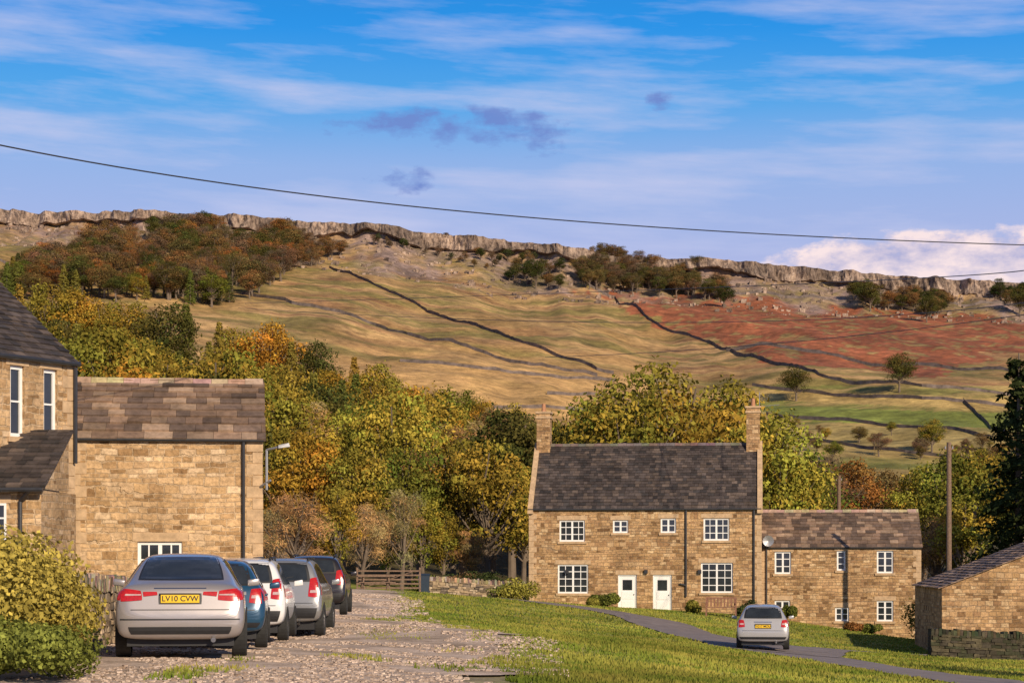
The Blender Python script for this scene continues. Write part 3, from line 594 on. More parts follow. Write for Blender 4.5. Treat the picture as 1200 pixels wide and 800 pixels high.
# left house : long wall running obliquely, eaves towards the street
thl=math.radians(60)
lx,ly=-10.55-6*math.cos(thl),48-6*math.sin(thl)
lroot=house('terrace_house',(lx,ly,-.2),thl,6.0,7.0,6.35,9.2,[(3.85,4.45,.46,1.65,(1,2)),(4.95,4.45,.46,1.65,(1,2))],M_RUBBLE,dark,.30,lambda t:.24-.06*t,coping=False,below=1)
g=MB(); g.cyl((0,-.12,6.28),(6.05,-.12,6.28),.06,.06,8); g.cyl((5.95,-.08,6.2),(5.95,-.08,3.9),.05,.05,8); g.obj('gutter_and_downpipe',[M_IRON],lroot)
g=MB(); g.cyl((4.2,3.4,9.1),(4.2,3.4,11.0),.02,.02,6); 
for k in range(5): g.cyl((3.9,3.4,10.2+k*.15),(4.5,3.4,10.2+k*.15),.012,.012,4)
g.obj('tv_aerial',[M_GREYM],lroot)
# porch
proot=empty('stone_porch',(-11.0,44.2,-.2),0)
pw=MB(); pw.box(-3.2,.55,0,3.5,-.6,3.15,0); pw.obj('walls',[M_RUBBLE],proot)
pr_=MB(); slates(pr_,(-3.4,-.25,3.2),(1,0,0),(0,.85,.42),(0,-.42,.85),4.1,3.2,.3,lambda t:.24,dark,0,.03); pr_.face([(.58,-.2,3.17),(.58,2.6,3.17),(.58,2.6,4.5)],1); pr_.face([(-3.4,-.2,3.15),(.62,-.2,3.15),(.62,2.6,4.53),(-3.4,2.6,4.53)],0,dark[0]); pr_.obj('roof',[M_SLATE,M_RUBBLE],proot)
pf=MB(); pf.box(-.95,-.22,-.03,.0,1.85,2.85,0)
for a0,a1,b0,b1 in ((-.9,-.61,1.9,2.2),(-.56,-.27,1.9,2.2),(-.9,-.61,2.24,2.5),(-.56,-.27,2.24,2.5),(-.9,-.61,2.54,2.8),(-.56,-.27,2.54,2.8)): pf.box(a0,a1,-.035,-.031,b0,b1,1)
pf.box(-1.05,-.12,-.06,0,1.72,1.848,2); pf.box(-1.05,-.12,-.02,0,2.852,3.05,2)
pf.cyl((-3.4,-.3,3.14),(.65,-.3,3.14),.055,.055,8,3); pf.cyl((.35,-.3,3.12),(.1,-.06,2.9),.045,.045,8,3); pf.cyl((.1,-.06,2.9),(.1,-.06,0),.045,.045,8,3)
pf.obj('window_and_gutter',[M_WHITE,M_GLASS,M_DRESS,M_IRON],proot)
# far right outbuilding (gable to the viewer)
oroot=empty('stone_outbuilding',(19.0,88,-2.9),math.radians(-4))
o=MB(); Wd=11; o.face([(0,0,-1),(Wd,0,-1),(Wd,0,2.95),(Wd/2,0,5.1),(0,0,2.95)]); o.face([(0,0,-1),(0,0,2.95),(0,9,2.95),(0,9,-1)]); o.face([(Wd,0,-1),(Wd,9,-1),(Wd,9,2.95),(Wd,0,2.95)]); o.face([(0,9,-1),(0,9,2.95),(Wd/2,9,5.1),(Wd,9,2.95),(Wd,9,-1)]); o.obj('walls',[M_STONE],oroot)
r=MB(); sv=Vector((Wd/2,0,2.15)).normalized(); nn=Vector((-2.15,0,Wd/2)).normalized(); slates(r,Vector((0,9,2.95))-sv*.15+nn*.03,(0,-1,0),sv,nn,9.15,5.95,.4,lambda t:.3,brownsl)
sv=Vector((-Wd/2,0,2.15)).normalized(); nn=Vector((2.15,0,Wd/2)).normalized(); slates(r,Vector((Wd,-.15,2.95))-sv*.15+nn*.03,(0,1,0),sv,nn,9.15,5.95,.4,lambda t:.3,brownsl); r.obj('roof',[M_SLATE],oroot)
# free standing dry stone walls laid stone by stone
scol=[(.18,.135,.09),(.34,.25,.155),(.44,.33,.22),(.26,.19,.125),(.38,.30,.21),(.14,.11,.085)]
def stonewall(name,pts,h,th,cols=scol,sz=.34):
    w=MB(); rn=random.Random(len(pts)*7+int(abs(pts[0][0])*10))
    P=dens(pts,.6)
    for (x0,y0),(x1,y1) in zip(P[:-1],P[1:]):
        d=Vector((x1-x0,y1-y0)).normalized(); n=Vector((-d.y,d.x))*(th/2-.07); z0,z1=H(x0,y0),H(x1,y1)
        w.hexa([(x0-n.x,y0-n.y,z0-.4),(x1-n.x,y1-n.y,z1-.4),(x1+n.x,y1+n.y,z1-.4),(x0+n.x,y0+n.y,z0-.4),(x0-n.x,y0-n.y,z0+h-.1),(x1-n.x,y1-n.y,z1+h-.1),(x1+n.x,y1+n.y,z1+h-.1),(x0+n.x,y0+n.y,z0+h-.1)],0,(.04,.03,.025))
    for (ax,ay),(bx,by) in zip(pts[:-1],pts[1:]):
        Ls=math.dist((ax,ay),(bx,by)); d=Vector(((bx-ax)/Ls,(by-ay)/Ls)); n=Vector((-d.y,d.x))
        cs=np.linspace(-.3,Ls+.3,60); hz=height(ax+d.x*cs,ay+d.y*cs)
        def rock(c0,c1,s0,s1,z0,z1,col):
            p=[]; g0,g1=float(np.interp(c0,cs,hz)),float(np.interp(c1,cs,hz)); j=lambda:rn.uniform(-.022,.022)
            for zz in(z0,z1):
                for (cc,s_,gg_) in ((c0,s0,g0),(c1,s0,g1),(c1,s1,g1),(c0,s1,g0)):
                    u_,v_=cc+j(),s_+j(); p.append((ax+d.x*u_+n.x*v_,ay+d.y*u_+n.y*v_,gg_+zz+j()))
            w.hexa(p,0,col)
        z=-.12
        while z<h:
            hh=rn.uniform(.09,.17); c=rn.uniform(-.2,0)
            while c<Ls:
                lw=rn.uniform(.5,1.4)*sz; k_=rn.uniform(.75,1.25)
                for sd_ in(-1,1):
                    o_=th/2*(1-.12*z/h)+rn.uniform(-.03,.03); col=tuple(v*k_ for v in rn.choice(cols)); a0,a1=sorted((sd_*o_,sd_*(o_-.16))); rock(max(0,c),min(Ls,c+lw-.015),a0,a1,z,z+hh-.012,col)
                c+=lw
            z+=hh
        c=0
        while c<Ls:
            lw=rn.uniform(.07,.16); rock(c,c+lw,-th/2*.9,th/2*.9,h-.02,h+rn.uniform(.16,.28),tuple(v*rn.uniform(.8,1.2) for v in rn.choice(cols))); c+=lw+.01
    return w.obj(name,[M_DRY])
stonewall('dry_stone_wall',[(-6.2,26.8),(-6.7,30.5),(-8.2,43.5)],.95,.45)
stonewall('dry_stone_wall',[(-4.5,107),(-2,107.5),(.6,108)],.75,.4)
stonewall('dry_stone_wall',[(17.2,82),(21,82.5),(30,82)],.95,.5,[(.06,.05,.035),(.09,.075,.045),(.045,.045,.025)])
stonewall('dry_stone_wall',[(21.5,103),(21.3,96)],1.0,.4)
gt=MB(); 
for k in range(5): gt.box(-1.6,1.6,-.03,.03,.2+k*.22,.28+k*.22)
for x in(-1.65,1.6): gt.box(x,x+.09,-.05,.05,-.2,1.3)
gt.hexa([(-1.5,-.05,.2),(-1.4,-.05,.2),(-1.4,-.035,.2),(-1.5,-.035,.2),(1.4,-.05,1.15),(1.5,-.05,1.15),(1.5,-.035,1.15),(1.4,-.035,1.15)])
gx_=(455-600)/F*103; gt.obj('field_gate',[M_WOOD],None,(gx_,103,H(gx_,103)),0)
pt=MB()
for k in range(5): pt.box(-.9,.9,-.36+k*.15,-.23+k*.15,.70,.74)
for s_ in(-1,1):
    for k in range(2): pt.box(-.9,.9,s_*.68-.12+k*.13,s_*.68+k*.13-.01,.42,.46)
for x in(-.65,.60):
    pt.box(x,x+.05,-.75,.75,.36,.42); 
    for s_ in(-1,1): pt.hexa([(x,s_*.62-.04,0),(x+.05,s_*.62-.04,0),(x+.05,s_*.62+.04,0),(x,s_*.62+.04,0),(x,s_*.2-.04,.7),(x+.05,s_*.2-.04,.7),(x+.05,s_*.2+.04,.7),(x,s_*.2+.04,.7)])
x=(440-600)/F*98; pt.obj('picnic_table',[M_WOOD],None,(x,98,H(x,98)),.2)
bn=MB()
for k in range(4): bn.box(-.8,.8,-.05-k*.12,.05-k*.12-.01,.43,.47)
for k in range(9): bn.box(-.74+k*.175,-.66+k*.175,.10,.13,.5,.9)
bn.box(-.8,.8,.09,.14,.9,.98)
for x in(-.8,.73): bn.box(x,x+.07,.08,.15,0,.9); bn.box(x,x+.07,-.45,-.38,0,.65); bn.box(x,x+.07,-.5,.15,.65,.7); bn.box(x,x+.07,-.38,.08,.36,.425)
bx_=(845-600)/F*103.8; bn.obj('park_bench',[M_BENCH],None,(bx_,103.8,H(bx_,103.8)+.03),rzm)
bi=MB(); bi.hexa([(-.25,-.3,0),(.25,-.3,0),(.25,.3,0),(-.25,.3,0),(-.3,-.37,1.0),(.3,-.37,1.0),(.3,.37,1.0),(-.3,.37,1.0)]); bi.hexa([(-.32,-.4,1.0),(.32,-.4,1.0),(.32,.4,1.0),(-.32,.4,1.0),(-.3,-.3,1.07),(.3,-.3,1.07),(.3,.4,1.1),(-.3,.4,1.1)]); bi.cyl((-.3,.3,.1),(.3,.3,.1),.1,.1,10)
x=(497-600)/F*106; bi.obj('wheelie_bin',[simple('dark_bin_plastic',(.02,.035,.06),.5,0,.1,5)],None,(x,106,H(x,106)))
# poles
def pole(px_,d,top,r,name='utility_pole'):
    x=(px_-600)/F*d; z=H(x,d); zt=EYE+(650-top)/F*d; m=MB(); m.cyl((0,0,-.3),(0,0,zt-z),r*1.25,r,10,0); 
    m.cyl((-.22,0,zt-z-.35),(.22,0,zt-z-.35),.04,.04,6,0)
    for s_ in(-.18,.18): m.cyl((s_,0,zt-z-.33),(s_,0,zt-z-.2),.035,.03,8,1)
    m.obj(name,[M_WOOD,M_GREYM],None,(x,d,z)); return (x,d,zt)
pole(1112,100,518,.12); pole(983,140,557,.14); pole(1142,135,590,.12)
def wire(name,pts,r,n=40):
    cu=bpy.data.curves.new(name,'CURVE'); cu.dimensions='3D'; cu.bevel_depth=r; cu.bevel_resolution=2; sp=cu.splines.new('POLY'); 
    P=np.array(pts); t=np.linspace(0,1,len(P)); tt_=np.linspace(0,1,n); co=np.polyfit(t,P,2 if len(P)>2 else 1); 
    Q_=sum(co[k][None]*tt_[:,None]**(len(co)-1-k) for k in range(len(co)))
    sp.points.add(n-1); [setattr(sp.points[i_],'co',(*Q_[i_],1)) for i_ in range(n)]
    cu.materials.append(M_IRON); link(bpy.data.objects.new(name,cu))
wire('power_line',[C(-30,167,40),C(300,216,46),C(600,253,52),C(900,277,58),C(1230,287,64)],.016)
wire('power_line',[C(1230,313,60),C(1000,325,90),C(700,345,130),C(280,355,180)],.018)
wire('power_line',[C(1230,352,80),C(900,372,110),C(560,378,150),C(280,360,190)],.018)
wire('power_line',[C(1230,365,80),C(1000,392,95),C(800,412,110),C(640,418,130)],.016)
# ---------------------------------------------------------------- vehicles
SAL=[(0,.40,.54,.60,.72,.58),(.035,.31,.62,.70,.82,.68),(.08,.27,.80,.93,.86,.71),(.14,.26,.90,1.03,.87,.70),(.48,.25,.93,1.07,.88,.66),(.95,.24,.94,1.31,.88,.58),(1.35,.24,.94,1.42,.88,.56),(2.25,.24,.93,1.45,.88,.57),(2.85,.24,.92,1.37,.88,.56),(3.5,.24,.90,1.02,.88,.62),(4.1,.24,.82,.90,.86,.6),(4.5,.26,.68,.76,.78,.5),(4.65,.32,.55,.60,.62,.4)]
HAT=[(0,.42,.56,.62,.74,.6),(.05,.32,.66,.76,.83,.68),(.10,.28,.84,.97,.87,.71),(.16,.27,.93,1.06,.88,.69),(.40,.26,.95,1.36,.88,.61),(.58,.25,.95,1.43,.88,.59),(1.4,.25,.94,1.48,.88,.58),(2.2,.25,.93,1.45,.88,.57),(2.6,.25,.92,1.34,.88,.57),(3.2,.25,.9,1.0,.88,.62),(3.8,.25,.8,.88,.84,.58),(4.1,.28,.66,.72,.76,.5),(4.2,.34,.52,.58,.6,.4)]
SUV=[(0,.42,.56,.62,.80,.66),(.05,.34,.66,.78,.86,.72),(.09,.30,.84,.98,.88,.74),(.13,.29,.95,1.08,.885,.72),(.26,.28,.96,1.38,.885,.66),(.40,.27,.96,1.45,.885,.64),(1.4,.27,.95,1.48,.885,.62),(2.3,.27,.94,1.46,.885,.61),(2.75,.27,.93,1.33,.885,.6),(3.2,.27,.92,1.03,.88,.64),(3.8,.27,.86,.94,.86,.6),(4.12,.28,.72,.80,.80,.52),(4.2,.34,.56,.62,.66,.44)]
def car(name,prof,Lc,Wc,Hc,loc,rz,paint,style,plate='LV10 CVW',wr_=.31,rails=False):
    root=empty(name,loc,rz); L0=prof[-1][0]; H0=max(s_[3] for s_ in prof); ky=Lc/L0; kw=Wc/1.76; kz=Hc/H0
    def ring(y,zb,zs,zt,w,wr):
        l=lambda a_,b_,t:a_+(b_-a_)*t
        h=[(0,zb),(.8*w,zb),(.955*w,zb+.06),(w,l(zb,zs,.42)),(.992*w,l(zb,zs,.78)),(.955*w,zs),(l(w,wr,.28),l(zs,zt,.12)),(l(w,wr,.68),l(zs,zt,.6)),(wr,zt-.10*(zt-zs)-.01),(.8*wr,zt-.012),(.42*wr,zt),(0,zt+.004)]
        full=h+[(-x,z) for x,z in h[-2:0:-1]]
        return [(x*kw,y*ky,z*kz) for x,z in full]
    V=[];Fc=[]; n=22
    for s_ in prof: V+=ring(*s_)
    for i_ in range(len(prof)-1):
        for k in range(n): Fc.append([i_*n+k,(i_+1)*n+k,(i_+1)*n+(k+1)%n,i_*n+(k+1)%n])
    Fc.append(list(range(n))); Fc.append([(len(prof)-1)*n+k for k in range(n)][::-1])
    me=bpy.data.meshes.new('b'); me.from_pydata(V,[],Fc); me.update(); ob=bpy.data.objects.new('b',me); COL.objects.link(ob); sm=ob.modifiers.new('s','SUBSURF'); sm.levels=2; sm.render_levels=2
    dg=bpy.context.evaluated_depsgraph_get(); dg.update(); em=bpy.data.meshes.new_from_object(ob.evaluated_get(dg)); bpy.data.objects.remove(ob)
    em.materials.append(paint); em.polygons.foreach_set('use_smooth',[True]*len(em.polygons)); body=bpy.data.objects.new('body',em); link(body,root)
    bvh=BVHTree.FromPolygons([v.co[:] for v in em.vertices],[p.vertices[:] for p in em.polygons])
    acc={}
    def patch(cor,view,mat,off=.004,n_=12,m_=8,rd=.18,key=None):
        g_=[[None]*(m_+1) for _ in range(n_+1)]; mb=acc.setdefault(key or mat.name,(MB(),mat))[0]
        for i_ in range(n_+1):
            for j_ in range(m_+1):
                u=-1+2*i_/n_;v=-1+2*j_/m_; u2=u*math.sqrt(1-rd*v*v/2);v2=v*math.sqrt(1-rd*u*u/2); s_=(u2+1)/2;t_=(v2+1)/2
                a_=[(1-s_)*(1-t_)*cor[0][q]+s_*(1-t_)*cor[1][q]+s_*t_*cor[2][q]+(1-s_)*t_*cor[3][q] for q in(0,1)]
                if view=='r': o_,d_=Vector((a_[0]*kw,-1,a_[1]*kz)),Vector((0,1,0))
                elif view=='R': o_,d_=Vector((3,a_[0]*ky,a_[1]*kz)),Vector((-1,0,0))
                elif view=='F': o_,d_=Vector((a_[0]*kw,9,a_[1]*kz)),Vector((0,-1,0))
                else: o_,d_=Vector((-3,a_[0]*ky,a_[1]*kz)),Vector((1,0,0))
                h_=bvh.ray_cast(o_,d_)
                if h_[0] is not None:
                    nn_=h_[1]; nn_=nn_ if nn_.dot(d_)<0 else -nn_; g_[i_][j_]=h_[0]+nn_*off*.6-d_*off*.6
        for i_ in range(n_):
            for j_ in range(m_):
                q=[g_[i_][j_],g_[i_+1][j_],g_[i_+1][j_+1],g_[i_][j_+1]]
                if all(x is not None for x in q) and max((q[0]-q[2]).length,(q[1]-q[3]).length)<.45: mb.face(q)
        return mb
    def rect(x0,x1,z0,z1): return [(x0,z0),(x1,z0),(x1,z1),(x0,z1)]
    wy=(.80/ky, L0-.88/ky)
    for sd in('R','L'):
        if style=='sal': wins=[[(.85,.99),(1.25,.98),(1.25,1.30),(1.15,1.27)],[(1.3,.98),(2.12,.97),(2.12,1.35),(1.3,1.32)],[(2.2,.97),(3.15,.97),(2.75,1.27),(2.2,1.35)]]
        else: wins=[[(.38,1.02),(.95,1.0),(.95,1.33),(.62,1.31)],[(1.0,1.0),(1.78,.99),(1.78,1.37),(1.0,1.35)],[(1.85,.99),(2.85,.98),(2.5,1.28),(1.85,1.37)]]
        for w_ in wins: patch(w_,sd,M_GLASS,.007,8,6,.06)
        mid=wins[1]; 
        for yy in (mid[0][0]-.02,mid[1][0]+.03): patch([(yy,.34),(yy+.012,.34),(yy+.012,1.32),(yy,1.32)],sd,M_BLACK,.003,1,16,0)
        patch([(mid[0][0]-.02,1.0),(mid[1][0]+.06,1.0),(mid[1][0]+.05,1.36),(mid[0][0]-.02,1.33)],sd,M_BLACK,.003,6,6,.0)
        patch([(wy[0]+.45,.27),(wy[1]-.45,.27),(wy[1]-.45,.33),(wy[0]+.45,.33)],sd,M_BLACK,.006,16,2,0)
        for w0 in wy:
            mb=acc.setdefault('arch',(MB(),M_BLACK))[0]; R_=(wr_+.055); pts=[]
            for k in range(25):
                t=math.pi*k/24*1.2-.1*math.pi; row=[]
                for rr in (0,R_*.6,R_):
                    o_=Vector(((3 if sd=='R' else -3),w0*ky+math.cos(t)*rr,wr_+math.sin(t)*rr)); h_=bvh.ray_cast(o_,Vector((-1 if sd=='R' else 1,0,0))); row.append(h_[0]+Vector((.004 if sd=='R' else -.004,0,0)) if h_[0] else None)
                pts.append(row)
            for k in range(24):
                for j_ in range(2):
                    q=[pts[k][j_],pts[k][j_+1],pts[k+1][j_+1],pts[k+1][j_]]
                    if all(x is not None for x in q): mb.face(q)
        sg=1 if sd=='R' else -1
        if rails:
            rl=acc.setdefault('roof_rails',(MB(),M_BLACK))[0]; rl.cyl((sg*.56*kw,.55*ky,Hc-.01),(sg*.54*kw,2.2*ky,Hc-.0),.02,.02,8)
            for yy in(.6,1.4,2.15): rl.cyl((sg*.55*kw,yy*ky,Hc-.07),(sg*.55*kw,yy*ky,Hc),.02,.02,8)
        hd=acc.setdefault('handles',(MB(),paint))[0]
        for yy in (mid[0][0]+.05,mid[1][0]+.1):
            h_=bvh.ray_cast(Vector((3*sg,yy*ky,.86*kz)),Vector((-sg,0,0)))[0]
            if h_: hd.box(min(h_.x,h_.x+sg*.03),max(h_.x,h_.x+sg*.03),h_.y,h_.y+.16,h_.z-.015,h_.z+.015)
        ym=wins[-1][1][0]*ky-.28
        mm=acc.setdefault('mirrors',(MB(),paint))[0]; x_=.90*kw*sg
        mm.hexa([(x_,ym,.94*kz),(x_+sg*.19,ym+.02,.96*kz),(x_+sg*.17,ym+.13,.97*kz),(x_,ym+.12,.95*kz),(x_,ym,1.04*kz),(x_+sg*.18,ym+.02,1.07*kz),(x_+sg*.15,ym+.11,1.06*kz),(x_,ym+.12,1.04*kz)] if sg>0 else [(x_-.19,ym+.02,.96*kz),(x_,ym,.94*kz),(x_,ym+.12,.95*kz),(x_-.17,ym+.13,.97*kz),(x_-.18,ym+.02,1.07*kz),(x_,ym,1.04*kz),(x_,ym+.12,1.04*kz),(x_-.15,ym+.11,1.06*kz)])
    # rear
    if style=='sal':
        patch([(-.60,1.065),(.60,1.065),(.49,1.385),(-.49,1.385)],'r',M_BLACK,.003,16,10,.12,'rear_trim')
        patch([(-.57,1.08),(.57,1.08),(.47,1.37),(-.47,1.37)],'r',M_GLASS,.008,16,10,.12,'rear_glass')
        for s_ in(1,-1):
            e=[(.50*s_,.80),(.80*s_,.78),(.77*s_,.96),(.52*s_,.93)]; patch(e if s_>0 else [e[1],e[0],e[3],e[2]],'r',M_RED,.008,10,6,.2)
            e=[(.30*s_,.87),(.49*s_,.85),(.50*s_,.915),(.31*s_,.915)]; patch(e if s_>0 else [e[1],e[0],e[3],e[2]],'r',M_RED,.008,8,4,.1)
            e=[(.52*s_,.865),(.74*s_,.86),(.73*s_,.885),(.52*s_,.88)]; patch(e if s_>0 else [e[1],e[0],e[3],e[2]],'r',M_LAMPW,.013,8,3,.1)
        for sd in 'RL': patch([(.07,.79),(.30,.86),(.27,.92),(.12,.94)],sd,M_RED,.008,6,4,.2)
        patch(rect(-.29,.29,.745,.895),'r',M_BLACK,.003,8,4,.06,'plate_recess'); pl=(.755,.865,.82)
        patch([(-.66,.665),(.66,.665),(.66,.677),(-.66,.677)],'r',M_BLACK,.003,24,1,0)
        patch([(-.35,.955),(.35,.955),(.35,.967),(-.35,.967)],'r',M_CHROME,.006,12,1,0)
        patch([(-.66,.34),(.66,.34),(.70,.44),(-.70,.44)],'r',M_BLACK,.006,24,2,.05)
        patch([(-.80,.53),(.80,.53),(.80,.55),(-.80,.55)],'r',M_BLACK,.004,24,1,0)
    else:
        patch([(-.66,1.03),(.66,1.03),(.56,1.385),(-.56,1.385)],'r',M_BLACK,.003,16,10,.12,'rear_trim')
        patch([(-.60,1.06),(.60,1.06),(.52,1.35),(-.52,1.35)],'r',M_GLASS,.008,16,10,.12,'rear_glass')
        patch([(-.01,1.07),(.30,1.12),(.30,1.13),(-.01,1.085)],'r',M_BLACK,.016,6,1,0)
        for s_ in(1,-1):
            e=[(.60*s_,.76),(.82*s_,.74),(.79*s_,(1.12 if style=='suv' else .99)),(.64*s_,(1.1 if style=='suv' else .98))]; patch(e if s_>0 else [e[1],e[0],e[3],e[2]],'r',M_RED,.008,8,8,.15)
            e=[(.64*s_,.83),(.78*s_,.83),(.77*s_,.88),(.65*s_,.88)]; patch(e if s_>0 else [e[1],e[0],e[3],e[2]],'r',M_LAMPW,.013,6,3,.1)
        for sd in 'RL': patch([(.10,.78),(.24,.82),(.24,.98),(.17,1.0)],sd,M_RED,.008,6,6,.2)
        patch(rect(-.28,.28,.70,.86),'r',M_BLACK,.003,8,4,.06,'plate_recess'); pl=(.72,.83,.78)
        patch([(-.70,.635),(.70,.635),(.70,.647),(-.70,.647)],'r',M_BLACK,.003,24,1,0)
        patch([(-.74,.36),(.74,.36),(.80,.55 if style=='suv' else .44),(-.80,.55 if style=='suv' else .44)],'r',M_BLACK,.006,24,4,.05)
        patch([(-.3,.91),(.3,.91),(.3,.93),(-.3,.93)],'r',M_CHROME,.008,12,1,0)
    patch([(-.56,1.05),(.56,1.05),(.48,1.35),(-.48,1.35)],'F',M_GLASS,.006,12,8,.1,'windscreen')
    for s_ in(-1,1):
        e=[(.42*s_,.62),(.70*s_,.64),(.68*s_,.74),(.46*s_,.72)]; patch(e if s_>0 else [e[1],e[0],e[3],e[2]],'F',M_LAMPW,.008,6,4,.1,'headlamp')
    for key,(mb,mt) in acc.items(): 
        if mb.f: mb.obj(key,[mt],root,smooth=key not in('handles','plate'),bevel=.02 if key=='mirrors' else 0)
    h_=bvh.ray_cast(Vector((0,-1,pl[2]*kz)),Vector((0,1,0)))[0]; yp=(h_.y if h_ else 0)-.035
    p=MB(); p.box(-.26,.26,yp,yp+.02,pl[2]*kz-.055,pl[2]*kz+.055); p.box(-.27,.27,yp+.005,yp+.06,pl[2]*kz+.058,pl[2]*kz+.075,1); p.obj('number_plate',[M_YEL,M_BLACK],root)
    cu=bpy.data.curves.new('plate_text','FONT'); cu.body=plate; cu.size=.105; cu.align_x='CENTER'; cu.align_y='CENTER'; cu.extrude=.001; cu.offset=.0015; cu.materials.append(M_BLACK)
    to=bpy.data.objects.new('plate_text',cu); to.rotation_euler=(math.pi/2,0,0); to.location=(0,yp-.003,pl[2]*kz); link(to,root)
    for sg in(-1,1):
        for k,w0 in enumerate(wy):
            m=MB(); xo=sg*(.895*kw); xi=sg*(.895*kw-.21); y0=w0*ky; rings=[(xi,.82),(xi,.97),(xi+(xo-xi)*.12,1),(xi+(xo-xi)*.88,1),(xo,.96),(xo,.70),(xo-sg*.03,.66)]
            nn_=28; b0=len(m.v)
            for (x_,rr) in rings:
                for q in range(nn_): t=2*math.pi*q/nn_; m.v.append((x_,y0+math.cos(t)*rr*wr_,wr_+math.sin(t)*rr*wr_))
            for a_ in range(len(rings)-1):
                for q in range(nn_): m.f.append([b0+a_*nn_+q,b0+a_*nn_+(q+1)%nn_,b0+(a_+1)*nn_+(q+1)%nn_,b0+(a_+1)*nn_+q][::sg]); m.m.append(0); m.c.append((1,1,1))
            m.cyl((xo-sg*.06,y0,wr_),(xo-sg*.05,y0,wr_),wr_*.66,wr_*.66,24,1)
            m.cyl((xo-sg*.06,y0,wr_),(xo-sg*.012,y0,wr_),.06,.05,12,2)
            for q in range(7):
                t=2*math.pi*q/7+.3; c_,s_=math.cos(t),math.sin(t); r1=wr_*.67
                f=lambda rr,ww,x_:(x_,y0+c_*rr-s_*ww,wr_+s_*rr+c_*ww)
                m.hexa([f(.03,-.028,xo-sg*.048),f(r1,-.035,xo-sg*.048),f(r1,.035,xo-sg*.048),f(.03,.028,xo-sg*.048),f(.03,-.02,xo-sg*.015),f(r1,-.025,xo-sg*.02),f(r1,.025,xo-sg*.02),f(.03,.02,xo-sg*.015)],2)
            m.obj('wheel',[M_RUBBER,M_BLACK,M_RIM],root,smooth=False)
    u=MB(); u.box(-.72*kw,.72*kw,.25,Lc-.4,.17,.34,0); u.cyl((.45,.02,.26*kz),(.45,.4,.26*kz),.035,.035,10,1); 
    u.obj('underbody',[M_BLACK,M_CHROME],root)
    return root
def paint(n,c,metal=.5): return simple(n,c,.3,metal,.04,2,coat=.6)
P_SIL=paint('silver_paint',(.38,.345,.335)); P_BLUE=paint('dark_blue_paint',(.012,.06,.12),.2); P_WH=paint('white_car_paint',(.68,.67,.66),.0); P_SG=paint('silver_grey_paint',(.30,.30,.30)); P_DK=paint('charcoal_paint',(.022,.018,.022),.3); P_R=paint('light_silver_paint',(.42,.41,.41),.3)
def put(name,prof,px_c,d,head,*a_,**k):
    x=(px_c-600)/F*d; return car(name,prof,*a_[:3],(x,d,H(x,d)+.03),head,*a_[3:],**k)
put('parked_car',SAL,211,27.2,math.radians(7.5),4.65,1.78,1.46,P_SIL,'sal')
put('parked_car',HAT,248,32.6,math.radians(6),4.2,1.76,1.50,P_BLUE,'hat',plate='YK58 DZT')
put('parked_car',SUV,279,38.2,math.radians(3),4.3,1.80,1.62,P_WH,'suv',plate='MX12 RTO',rails=True)
put('parked_car',SUV,326,43.8,math.radians(1),4.5,1.90,1.76,P_SG,'suv',plate='NJ09 KLE',wr_=.36,rails=True)
put('parked_car',SUV,366,56,math.radians(2),4.5,1.85,1.70,P_DK,'suv',plate='PO61 WVA',wr_=.35,rails=True)
put('parked_car',HAT,894,68,math.radians(-7),4.1,1.78,1.56,P_R,'hat',plate='YG17 MOU')
# ---------------------------------------------------------------- sky and sun
w=bpy.data.worlds.new('World'); sc.world=w; w.use_nodes=True; nt=w.node_tree
for n in list(nt.nodes): nt.nodes.remove(n)
out=N(nt,'ShaderNodeOutputWorld'); bgk=N(nt,'ShaderNodeBackground'); nt.links.new(bgk.outputs[0],out.inputs[0]); bgk.inputs[1].default_value=.1
EL=25; sd=Vector((.46,-.89,0)).normalized(); az=math.atan2(sd.x,sd.y)
sky=N(nt,'ShaderNodeTexSky',sky_type='NISHITA'); sky.sun_disc=False; sky.sun_elevation=math.radians(EL); sky.sun_rotation=az%(2*math.pi)
tc=N(nt,'ShaderNodeTexCoord'); sx=N(nt,'ShaderNodeSeparateXYZ'); nt.links.new(tc.outputs['Generated'],sx.inputs[0])
def mth(op,a_,b_=None,c_=None):
    n=N(nt,'ShaderNodeMath',operation=op)
    for i_,v in enumerate((a_,b_,c_)):
        if v is None: continue
        if isinstance(v,bpy.types.NodeSocket): nt.links.new(v,n.inputs[i_])
        else: n.inputs[i_].default_value=v
    return n.outputs[0]
azn=mth('ARCTAN2',sx.outputs[0],sx.outputs[1]); el=mth('ARCSINE',sx.outputs[2])
def s2l(r,g,b): return tuple(((c/255)/12.92 if c<=10 else ((c/255+.055)/1.055)**2.4) for c in(r,g,b))
cv=N(nt,'ShaderNodeCombineXYZ'); nt.links.new(mth('MULTIPLY',azn,6),cv.inputs[0]); nt.links.new(mth('MULTIPLY',mth('ADD',el,mth('MULTIPLY',azn,.05)),42),cv.inputs[1])
nzs=noise(nt,1.0,7,cv.outputs[0],.58); 
cv2=N(nt,'ShaderNodeCombineXYZ'); nt.links.new(mth('MULTIPLY',azn,30),cv2.inputs[0]); nt.links.new(mth('MULTIPLY',el,60),cv2.inputs[1]); nzp=noise(nt,1.2,7,cv2.outputs[0],.6)
eln=mth('MULTIPLY',el,1/1.5708)
g0=ramp(nt,[(0,s2l(184,186,226)),(.09,s2l(176,184,230)),(.122,s2l(148,180,234)),(.142,s2l(80,166,236)),(.165,s2l(22,146,234)),(.22,s2l(36,105,185)),(.4,s2l(62,86,130)),(1,s2l(52,66,98))],eln)
cm=ramp(nt,[(.46,0),(.68,.9)],nzs.outputs[0]); fade=ramp(nt,[(0,.5),(.09,.8),(.15,.8),(.2,.5),(.6,.3)],eln)
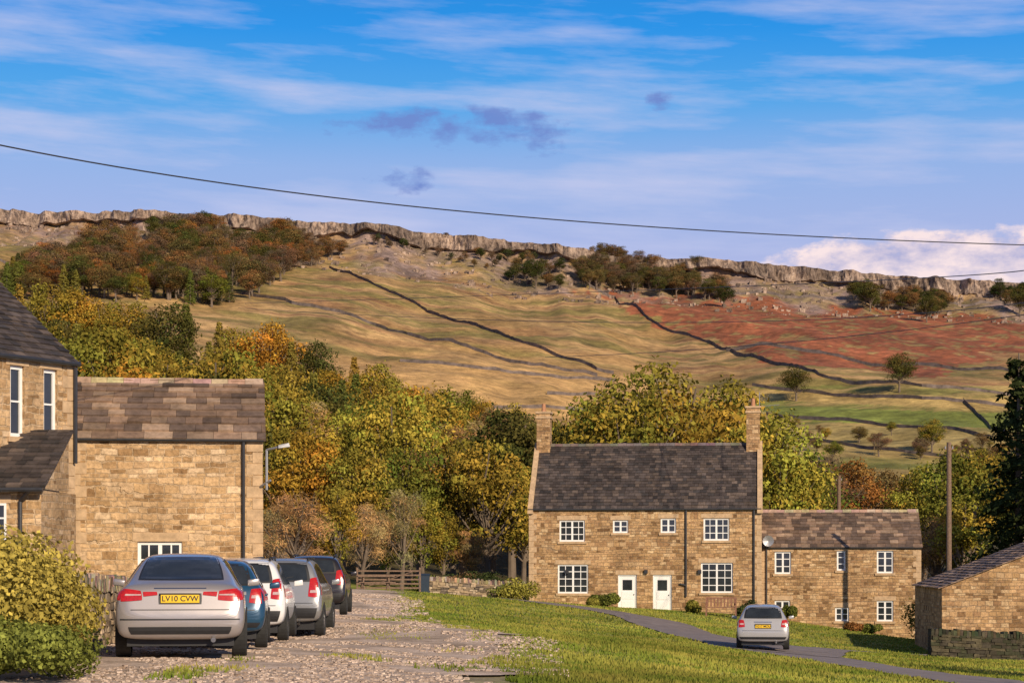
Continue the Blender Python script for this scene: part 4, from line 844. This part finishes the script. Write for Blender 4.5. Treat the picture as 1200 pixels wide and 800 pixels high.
c=mixc(nt,g0.outputs[0],s2l(200,204,238),mth('MULTIPLY',cm.outputs[0],fade.outputs[0]))
def blob(ax,ey_,sx_,sy_):
    a_=mth('MULTIPLY',mth('SUBTRACT',azn,ax),1/sx_); b_=mth('MULTIPLY',mth('SUBTRACT',el,ey_),1/sy_)
    return mth('MAXIMUM',mth('SUBTRACT',1,mth('ADD',mth('MULTIPLY',a_,a_),mth('MULTIPLY',b_,b_))),0)
dk=blob(-.035,.212,.075,.013)
for b_ in (blob(-.058,.185,.022,.010),blob(.075,.224,.010,.008),blob(0,.207,.05,.012)): dk=mth('MAXIMUM',dk,b_)
dm=mth('MULTIPLY',mth('MAXIMUM',mth('MINIMUM',mth('MULTIPLY',mth('SUBTRACT',mth('ADD',nzp.outputs[0],mth('MULTIPLY',dk,.22)),.62),6),1),0),mth('MINIMUM',mth('MULTIPLY',dk,3),1))
c=mixc(nt,c,s2l(108,132,204),mth('MULTIPLY',dm,.85))
um=mth('MAXIMUM',mth('MINIMUM',mth('MULTIPLY',mth('SUBTRACT',mth('ADD',nzp.outputs[0],mth('MULTIPLY',blob(.21,.140,.10,.022),.5)),.62),6),1),0)
um=mth('MULTIPLY',um,mth('MINIMUM',mth('MULTIPLY',blob(.21,.140,.10,.024),4),1))
cc=ramp(nt,[(.35,s2l(180,178,216)),(.58,s2l(255,232,232))],nzp.outputs[0])
c=mixc(nt,c,cc.outputs[0],um)
gain=N(nt,'ShaderNodeVectorMath',operation='SCALE'); nt.links.new(c,gain.inputs[0]); gain.inputs['Scale'].default_value=10
fin=mixc(nt,sky.outputs[0],gain.outputs[0],.93); nt.links.new(fin,bgk.inputs[0])
sl=bpy.data.lights.new('sun','SUN'); sl.energy=5.0; sl.angle=math.radians(.5); sl.color=(1,.83,.62); so=bpy.data.objects.new('sun',sl); link(so)
tv=Vector((-sd.x*math.cos(math.radians(EL)),-sd.y*math.cos(math.radians(EL)),-math.sin(math.radians(EL)))); so.rotation_euler=tv.to_track_quat('-Z','Y').to_euler()
cam=bpy.data.cameras.new('camera'); cam.lens=70; cam.sensor_width=36; cam.shift_y=250/1200; cam.clip_end=9000; co=bpy.data.objects.new('camera',cam); co.location=(0,0,EYE); co.rotation_euler=(math.pi/2,0,0); link(co); sc.camera=co
